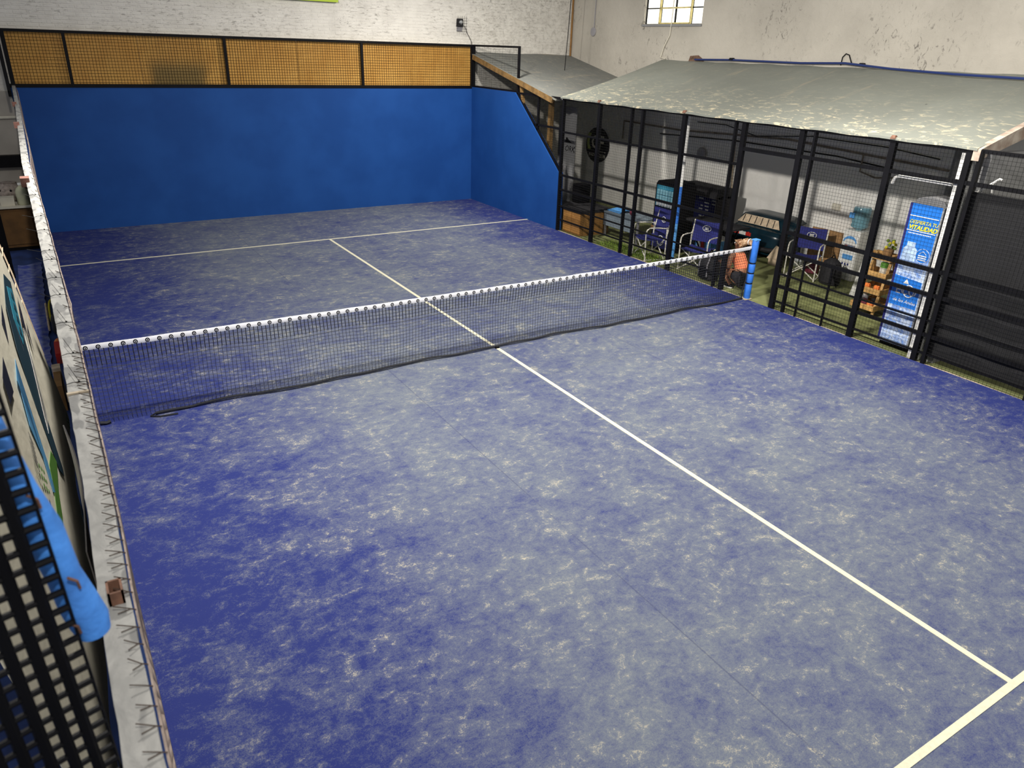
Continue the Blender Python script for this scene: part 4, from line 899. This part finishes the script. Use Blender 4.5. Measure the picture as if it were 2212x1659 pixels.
for k in range(13):
    y = 2.66 - .045 * k; h_ = random.uniform(.05, .085); part('lettering', MB().box((12.375, y - .036, .40), (12.392, y, .40 + h_)), 'red' if k < 6 or k > 9 else 'white', cr)
for y in (1.60, 2.60): part('wheel', MB().lathe([(.08, -.06), (.13, -.05), (.13, .05), (.08, .06)], (0, 0, 0), 16, mtx=Matrix.Translation((12.72, y, .118)) @ Matrix.Rotation(math.pi / 2, 4, 'X')), 'black', cr)
solo('pale_board', MB().prism([(0, 0), (.3, -.02), (.36, .2), (.1, .26)], (12.3, 1.5, .10), (0, -1, 0), (0.4, 0, 1), (-1, 0, 0), .02).box((12.28, 1.15, -.012), (12.34, 1.45, .12)), 'beige', 'pale torn board propped on the turf beside the dark car shell', 'board', (12.3, 1.3, 0))

# folding chairs
def chair(loc, rz, label):
    t = thing('folding_chair', label, 'chair', loc, rz, 'blue folding chairs'); FM = 'chair_frame'
    part('seat', MB().sheet(lambda u, v: (-.20 + .44 * u, -.25 + .5 * v, .43 - .035 * math.sin(math.pi * v) - .02 * math.sin(math.pi * u)), 8, 8, thick=(0, 0, -.012)), 'navy', t, False, True)
    bk = part('backrest', MB().sheet(lambda u, v: (-.22 - .07 * u - .03 * math.sin(math.pi * v), -.26 + .52 * v, .50 + .40 * u - .02 * math.sin(math.pi * v) * u), 8, 8, thick=(-.01, 0, 0)), 'navy', t, False, True)
    ring = MB().tube([(-.262, .085 * math.cos(a), .76 + .055 * math.sin(a)) for a in [2 * math.pi * i / 18 for i in range(18)]], .006, 4, closed=True); sub('logo_ring', ring, 'white', bk, t, False)
    for k, wd in enumerate((.09, .07, .09)): sub('logo_bar', MB().box((-.262, -wd / 2, .775 - .02 * k), (-.254, wd / 2, .785 - .02 * k)), 'white', bk, t, False)
    for s in (-1, 1):
        y = .28 * s
        part('arm_frame', MB().tube([(-.30, y, .90), (-.21, y, .47), (-.22, y, .64), (.0, y, .66), (.17, y, .66), (.23, y, .62), (.245, y, .55), (.22, y, .0)], .013, 8), FM, t, False, True)
        part('rear_leg', MB().tube([(-.21, y, .66), (-.22, y, .0)], .013, 8), FM, t, False, True)
        part('foot_bar', MB().tube([(-.24, y, .012), (.24, y, .012)], .012, 8), FM, t, False)
    for x in (-.19, .20):
        for s in (-1, 1): part('cross_leg', MB().tube([(x + .015 * s, .27 * s, .41), (x + .015 * s, -.27 * s, .02)], .011, 8), FM, t, False, True)
    return t
c1 = chair((12.12, 0.50, -.012), math.atan2(-.42, -.9), 'blue folding chair with white frame beside the black backpack')
def rechair(loc, rz, label):
    c = copy_tree(c1); c.location = loc; c.rotation_euler = (0, 0, rz); c['label'] = label; return c
rechair((10.37, 2.92, -.012), math.radians(165), 'blue folding chair with white frame in front of the drinks cooler')
rechair((10.60, 1.78, -.012), math.radians(200), 'blue folding chair with white frame between the blue pole and the black table')

# bags, boxes
bk = thing('gym_bag', 'bulky black gym bag standing inside the fence beside the crouching person', 'bag', (10.32, 1.17, 0.0))
part('body', MB().lathe([(.13, 0), (.19, .03), (.20, .25), (.18, .42), (.10, .50)], (10.32, 1.17, -.012), 14, 0, .8, 1.05), 'bag', bk, smooth=True)
for s in (-.1, .1): part('strap', MB().tube([(10.15, 1.17 + s, .08), (10.14, 1.17 + s, .30), (10.20, 1.17 + s, .47)], .014, 6), 'lp', bk, smooth=True)
part('pocket', MB().box((10.13, 1.07, .05), (10.18, 1.27, .26), taper=.85), 'black', bk); part('handle', MB().tube([(10.26, 1.17, .48), (10.30, 1.17, .56), (10.36, 1.17, .48)], .012, 6), 'black', bk)
b2 = thing('black_backpack', 'plain black backpack standing on the turf beside the water dispenser', 'backpack', (12.2, -.06, 0.0))
part('body', MB().lathe([(.15, 0), (.20, .02), (.215, .12), (.205, .28), (.16, .42), (.06, .49)], (12.2, -.06, -.012), 16, 0, .75, 1.0), 'bag', b2, smooth=True)
part('front_pocket', MB().lathe([(.09, 0), (.13, .02), (.13, .16), (.06, .22)], (12.09, -.08, .03), 12, 0, .6, 1.0), 'bag', b2, smooth=True); part('handle', MB().tube([(12.2, -.1, .46), (12.2, -.06, .54), (12.2, -.0, .46)], .012, 6), 'black', b2); part('strap', MB().tube([(12.12, -.2, .40), (12.04, -.24, .2), (12.1, -.3, .0)], .012, 5), 'black', b2)
cbx = thing('cardboard_sheet', 'brown cardboard carton leaning on the wall behind the blue chair', 'carton', (12.95, .68, 0.0))
part('carton', MB().box((12.85, .30, -.012), (13.14, 1.0, .74)), 'card', cbx); part('flap', MB().prism([(.30, .74), (1.0, .74), (.97, .80), (.33, .80)], (12.85, 0, 0), (0, 1, 0), (0, 0, 1), (1, 0, 0), .01), 'card', cbx); part('dark_slot', MB().box((12.84, .42, .50), (12.852, .9, .56)), 'bag', cbx)
solo('foil_pack', MB().ball((12.62, 1.02, .138), .14, sc=(.8, 1.1, 1.07)), 'silver', 'crumpled silver foil pack on the turf near the blue chair', 'pack', (12.25, .98, 0))
solo('red_pouch', MB().lathe([(.06, 0), (.12, .03), (.12, .17), (.05, .22)], (12.49, .57, -.012), 12, 0, .8, 1.1), 'plum', 'dark red pouch on the turf behind the legs of the blue chair', 'pouch', (12.49, .57, 0), smooth=True)

# water dispenser
wd = thing('water_dispenser', 'white water dispenser with blue labels against the wall', 'dispenser', (12.9, 0.03, 0.0))
part('body', MB().box((12.74, -.15, -.012), (13.06, .21, .92), taper=.97), 'white', wd); part('front_panel', MB().prism([(-.16, 0), (.16, 0), (.16, .75), (.10, .82), (-.10, .82), (-.16, .75)], (12.74, .03, .06), (0, 1, 0), (0, 0, 1), (-1, 0, 0), .02), 'white', wd)
part('arch_label', MB().prism([(.14 * math.cos(t), .12 * math.sin(t)) for t in [math.pi * i / 12 for i in range(13)]] + [(.12 * math.cos(t), .07 * math.sin(t)) for t in [math.pi * (12 - i) / 12 for i in range(13)]], (12.719, .03, .70), (0, 1, 0), (0, 0, 1), (-1, 0, 0), .004), 'lblue', wd)
part('band_label', MB().box((12.712, -.09, .38), (12.72, .12, .47)), 'lblue', wd); part('tap_recess', MB().box((12.712, -.10, .55), (12.72, .13, .66)), 'lp', wd)
for k, y in enumerate((.08, .02, -.04)): part('tap', MB().box((12.69, y - .018, .60), (12.715, y + .018, .64)), 'lblue' if k else 'red', wd)
for k in range(3): part('icon', MB().box((12.715, .08 - .06 * k, .27), (12.722, .11 - .06 * k, .31)), 'navy', wd)
wbtl = thing('water_bottle', 'translucent blue water bottle upturned on the white dispenser', 'bottle', (12.9, .03, .92))
part('bottle', MB().lathe([(.05, 0), (.07, .03), (.15, .07), (.155, .10), (.145, .14), (.155, .18), (.155, .26), (.147, .28), (.157, .31), (.157, .40), (.14, .435), (.05, .44)], (12.9, .03, .91), 22), 'bottle', wbtl, smooth=True)
part('label', MB().box((12.735, .07, 1.14), (12.748, .17, 1.24)), 'lblue', wbtl)
solo('white_board', MB().prism([(0, 0), (.20, -.02), (.34, .78), (.20, .80), (.12, .72)], (11.92, -.70, -.01), (0, -1, 0), (0, 0, 1), (1, 0, 0), .03), 'white', 'white board leaning between the dispenser and the wooden rack', 'board', (11.92, -.8, 0))

# wooden rack
rk = thing('wooden_rack', 'A-shaped pine rack holding small crates beside the blue printed fridge', 'rack', (11.4, -1.45, 0.0))
for s, y in ((-1, -1.30), (1, -1.66)):
    part('front_leg', MB().bar((11.16, y + (-.0), -.012), (11.42, y + (.02 * s if s > 0 else -.04), 1.0), .045, .03), 'wood', rk); part('back_leg', MB().bar((11.72, y, -.012), (11.42, y, 1.0), .045, .03), 'wood', rk)
for z, dx, w_ in ((.10, .30, .0), (.36, .22, .0), (.62, .16, .0), (.90, .12, .0)):
    c = part('crate', MB().box((11.42 - dx, -1.68, z), (11.42 + dx, -1.28, z + .015)), 'wood', rk)
    for a, b in (((11.42 - dx - .012, -1.69), (11.42 - dx, -1.27)), ((11.42 + dx, -1.69), (11.42 + dx + .012, -1.27)), ((11.42 - dx, -1.69), (11.42 + dx, -1.678)), ((11.42 - dx, -1.282), (11.42 + dx, -1.27))):
        sub('crate_side', MB().box((a[0], a[1], z), (b[0], b[1], z + .09)), 'wood', c, rk)
GR = 'goods on the wooden rack'
for x, y, mt, lb in ((11.24, -1.44, 'plum', 'dark red ball of yarn in the lowest rack crate'), (11.20, -1.568, 'orange', 'orange bundle at the end of the lowest rack crate'), (11.40, -1.50, 'bag', 'dark bundle at the back of the lowest rack crate')):
    solo('bundle', MB().ball((x, y, .180), .062), mt, lb, 'bundle', (x, y, .115), GR, True)
for y, lb in ((-1.365, 'grey jar with pale lid in the lowest rack crate beside the yarn'),): 
    j = thing('jar', lb, 'jar', (11.34, y, .115), 0, GR); part('glass', MB().lathe([(.045, 0), (.05, .02), (.05, .14), (.03, .17)], (11.34, y, .115), 12), 'lp', j, smooth=True); part('lid', MB().lathe([(.04, .17), (.04, .21), (.02, .215)], (11.34, y, .115), 12), 'offwhite', j)
for y, lb in ((-1.40, 'orange packet in the second rack crate nearer the post'), (-1.572, 'orange packet in the second rack crate nearer the fridge')): solo('packet', MB().box((11.24, y - .05, .375), (11.30, y + .05, .49), taper=.8), 'orange', lb, 'packet', (11.27, y, .375), GR)
j = thing('green_can', 'green and white can standing in the third rack crate', 'can', (11.36, -1.56, .635), 0, GR); part('can', MB().lathe([(.06, 0), (.062, .01), (.062, .15), (.05, .16)], (11.36, -1.56, .635), 14), 'offwhite', j, smooth=True); part('green_band', MB().lathe([(.0635, .15), (.0635, .22), (.05, .23)], (11.36, -1.56, .635), 14), 'green', j, smooth=True)
j = thing('flower_pot', 'brown pot with yellow flowers on top of the wooden rack', 'plant', (11.42, -1.53, .915), 0, GR); part('pot', MB().lathe([(.055, 0), (.08, .12), (.078, .16)], (11.42, -1.53, .915), 14), 'card', j, smooth=True)
for k in range(9): a = k * 0.8; part('flower', MB().ball((11.42 + .06 * math.cos(a), -1.55 + .07 * math.sin(a), 1.10 + .05 * (k % 3)), .026, n=6), 'yellow' if k % 2 else 'grass_green' if 'grass_green' in M else MATS['grass_green'], j)

# printed fridge
FRX, Y0, Y1 = 10.22, -2.40, -2.88
fg = thing('printed_fridge', 'tall fridge printed in blue water design with yellow lettering behind the mesh', 'fridge', (10.5, -2.64, 0.0))
part('body', MB().box((FRX, Y1, 0.06), (10.80, Y0, 2.06)), 'lp', fg); part('foot', MB().box((FRX + .03, Y1 + .02, -.012), (10.76, Y0 - .02, .06)), 'black', fg)
part('front_print', MB().box((FRX - .012, Y1 + .02, .05), (FRX, Y0, 2.06)), 'water', fg); part('side_trim', MB().box((FRX - .016, Y0 - .03, .05), (FRX + .001, Y0 + .004, 2.06)), 'navy', fg)
part('edge_trim', MB().box((FRX - .016, Y1, .05), (FRX + .001, Y1 + .025, 2.06)), 'silver', fg)
part('canopy', MB().prism([(Y1, 2.06), (Y0, 2.06), (Y0 - .06, 2.13), ((Y0 + Y1) / 2, 2.17), (Y1 + .06, 2.13)], (FRX + .04, 0, 0), (0, 1, 0), (0, 0, 1), (1, 0, 0), .5), 'grey', fg)
tf = lambda nm, s, size, mt, a, z, **k: text_part(nm, s, size, mt, fg, (FRX - .0145, Y0 - a, z), (0, -1, 0), (0, 0, 1), **k)
part('rule', MB().box((FRX - .015, Y1 + .04, 1.89), (FRX - .012, Y0 - .03, 1.90)), 'white', fg)
tf('headline', 'DESPIERTA TU', .068, 'yellow', .045, 1.795, shear=.2, spacing=.92); tf('headline', 'VITALIDAD', .085, 'yellow', .045, 1.715, shear=.2, bold=.003, spacing=.95)
part('rule', MB().box((FRX - .015, Y1 + .04, 1.69), (FRX - .012, Y0 - .03, 1.70)), 'white', fg)
for k in range(14): part('small_print', MB().box((FRX - .015, Y0 - .06 - .024 * k - .018, 1.655), (FRX - .012, Y0 - .06 - .024 * k, 1.667)), 'white', fg)
n = 24; M['print_blue'] = mat('print_blue', (0.02, 0.17, 0.62), 0.3)
part('round_badge', MB().prism([(.095 * math.cos(2 * math.pi * i / n), .095 * math.sin(2 * math.pi * i / n)) for i in range(n)], (FRX - .012, Y0 - .345, 1.38), (0, -1, 0), (0, 0, 1), (-1, 0, 0), .003), 'print_blue', fg)
part('badge_ring', MB().tube([(FRX - .014, Y0 - .345 - .097 * math.cos(t), 1.38 + .097 * math.sin(t)) for t in [2 * math.pi * i / 24 for i in range(24)]], .003, 4, closed=True), 'white', fg)
part('badge_roof', MB().tube([(FRX - .016, Y0 - .295, 1.405), (FRX - .016, Y0 - .345, 1.445), (FRX - .016, Y0 - .395, 1.405)], .004, 4), 'white', fg)
for k in range(3): part('badge_text', MB().box((FRX - .018, Y0 - .405, 1.375 - .028 * k), (FRX - .0145, Y0 - .285, 1.388 - .028 * k)), 'white', fg)
part('bottle_print', MB().prism([(-.10, 0), (.10, 0), (.10, .16), (.06, .20), (.06, .26), (-.06, .26), (-.06, .20), (-.10, .16)], (FRX - .012, Y0 - .15, 1.28), (0, -1, 0), (0, 0, 1), (-1, 0, 0), .002), mat('print_pale', (0.42, 0.56, 0.80), .3, var=.3, scale=12), fg)
part('brand_band', MB().prism([(.02, 0), (.44, 0), (.44, .40), (.02, .43)], (FRX - .012, Y0, .62), (0, -1, 0), (0, 0, 1), (-1, 0, 0), .002), 'print_blue', fg)
tf('brand_text', 'ECO', .16, 'white', .09, .80, bold=.002, spacing=.95); tf('brand_text', 'de los Andes', .065, 'white', .08, .68, shear=.3)
part('brand_ring', MB().tube([(FRX - .017, Y0 - .285 - .075 * math.cos(t), .855 + .085 * math.sin(t)) for t in [2 * math.pi * i / 24 for i in range(24)]], .007, 4, closed=True), 'white', fg)
part('brand_drop', MB().prism([(-.04, 0), (.04, 0), (0, .07)], (FRX - .0145, Y0 - .22, .955), (0, -1, 0), (0, 0, 1), (-1, 0, 0), .003), 'white', fg)

# ================================================================== CROUCHING PERSON
def skinned(name, verts, edges, mt, root, sub_=2, root_i=0):
    me = bpy.data.meshes.new(name); me.from_pydata([v[0] for v in verts], edges, [])
    o = bpy.data.objects.new('tmp', me); COL.objects.link(o); md = o.modifiers.new('s', 'SKIN'); sb = o.modifiers.new('u', 'SUBSURF'); sb.levels = sb.render_levels = sub_
    d = me.skin_vertices[0].data
    for i, v in enumerate(verts): d[i].radius = (v[1], v[2] if len(v) > 2 else v[1]); d[i].use_root = (i == root_i)
    dg = bpy.context.evaluated_depsgraph_get(); m2 = bpy.data.meshes.new_from_object(o.evaluated_get(dg)); bpy.data.objects.remove(o)
    m2.materials.clear(); m2.materials.append(M[mt]); m2.name = name; m2.polygons.foreach_set('use_smooth', [True] * len(m2.polygons))
    m2.transform(Matrix.Translation(-Vector(root.location))); return link(name, m2, root)
pe = thing('person', 'crouching person in coral top and black shorts reaching to the gym bag', 'person', (10.42, .52, 0.0))
px = 10.42
V = [((px, .44, .22), .115, .13), ((px, .50, .36), .10, .12), ((px, .60, .50), .105, .13), ((px, .66, .58), .075, .09), ((px + .0, .66, .645), .048), ((px, .655, .70), .07, .075), ((px, .65, .785), .082, .088), ((px, .64, .85), .05),
     ((px - .10, .46, .20), .10), ((px - .13, .70, .27), .075), ((px - .13, .86, .30), .058), ((px - .13, .74, .16), .052), ((px - .13, .60, .055), .036), ((px - .13, .64, .03), .036), ((px - .13, .74, .022), .030),
     ((px + .10, .46, .20), .10), ((px + .13, .68, .24), .075), ((px + .13, .82, .26), .058), ((px + .13, .68, .14), .052), ((px + .13, .52, .055), .036), ((px + .13, .56, .03), .036), ((px + .13, .66, .022), .030),
     ((px - .15, .66, .56), .052), ((px - .24, .61, .37), .042), ((px - .16, .83, .40), .032), ((px - .15, .88, .405), .028), ((px - .14, .92, .41), .024),
     ((px + .15, .66, .56), .052), ((px + .23, .63, .38), .042), ((px + .10, .84, .42), .032), ((px + .06, .89, .42), .028), ((px + .03, .925, .425), .024)]
Eg = [(0, 1), (1, 2), (2, 3), (3, 4), (4, 5), (5, 6), (6, 7), (0, 8), (8, 9), (9, 10), (10, 11), (11, 12), (12, 13), (13, 14), (0, 15), (15, 16), (16, 17), (17, 18), (18, 19), (19, 20), (20, 21), (3, 22), (22, 23), (23, 24), (24, 25), (25, 26), (3, 27), (27, 28), (28, 29), (29, 30), (30, 31)]
# fingers grow out of each palm
for base, tip in ((26, -1), (31, 1)):
    p = Vector(V[base][0])
    for k in range(4):
        a = len(V); o_ = Vector((-.018 + .012 * k, 0, 0)); l = (.030, .036, .034, .027)[k]
        V += [(tuple(p + o_ + Vector((0, .012, 0))), .0085), (tuple(p + o_ + Vector((0, .012 + l, -.006))), .008), (tuple(p + o_ + Vector((0, .012 + l * 1.5, -.022))), .007)]; Eg += [(base, a), (a, a + 1), (a + 1, a + 2)]
    a = len(V); V += [(tuple(p + Vector((-tip * .022, -.012, .004))), .009), (tuple(p + Vector((-tip * .036, .014, -.006))), .008)]; Eg += [(base - 1, a), (a, a + 1)]
skinned('body', V, Eg, 'skin', pe, 2)
tp_ = [((px, .47, .30), .125, .145), ((px, .52, .39), .115, .135), ((px, .60, .50), .12, .145), ((px, .655, .585), .085, .10), ((px - .10, .655, .575), .06), ((px + .10, .655, .575), .06)]
skinned('top', tp_, [(0, 1), (1, 2), (2, 3), (3, 4), (3, 5)], 'coral', pe, 2)
sh = [((px, .43, .21), .125, .14), ((px - .10, .47, .205), .112), ((px - .13, .62, .25), .092), ((px + .10, .47, .205), .112), ((px + .13, .60, .225), .092)]
skinned('shorts', sh, [(0, 1), (1, 2), (0, 3), (3, 4)], 'bag', pe, 2)
for s, y in ((-1, .60), (1, .52)):
    so = part('shoe', MB().lathe([(.04, 0), (.052, .015), (.05, .045), (.034, .075)], (px + .13 * s, y + .06, -.012), 14, 0, .85, 2.1), 'black', pe, smooth=True)
    sub('sole', MB().lathe([(.05, -.002), (.055, .0), (.055, .016), (.05, .018)], (px + .13 * s, y + .06, -.01), 14, 0, .87, 2.1), 'white', so, pe)
hr = [((px, .60, .84), .070, .08), ((px, .62, .80), .092, .09), ((px + .01, .54, .82), .08, .07), ((px + .02, .45, .85), .05, .045), ((px + .03, .37, .80), .035, .03), ((px + .03, .33, .70), .018)]
skinned('hair', hr, [(0, 1), (0, 2), (2, 3), (3, 4), (4, 5)], 'hair', pe, 2)
part('hair_tie', MB().tube([(px + .02 + .05 * math.cos(t), .445, .85 + .05 * math.sin(t)) for t in [2 * math.pi * i / 14 for i in range(14)]], .009, 5, closed=True), 'white', pe)
for s in (-1, 1):
    part('eye', MB().ball((px + .034 * s, .728, .775), .012, n=8), 'white', pe); part('ear', MB().ball((px + .083 * s, .65, .765), .026, n=8, sc=(.4, .7, 1.1)), 'skin', pe, smooth=True)
part('nose', MB().ball((px, .738, .745), .016, n=8, sc=(.8, 1.2, 1.3)), 'skin', pe, smooth=True); part('mouth', MB().ball((px, .722, .705), .02, n=8, sc=(1.2, .5, .35)), 'plum', pe)
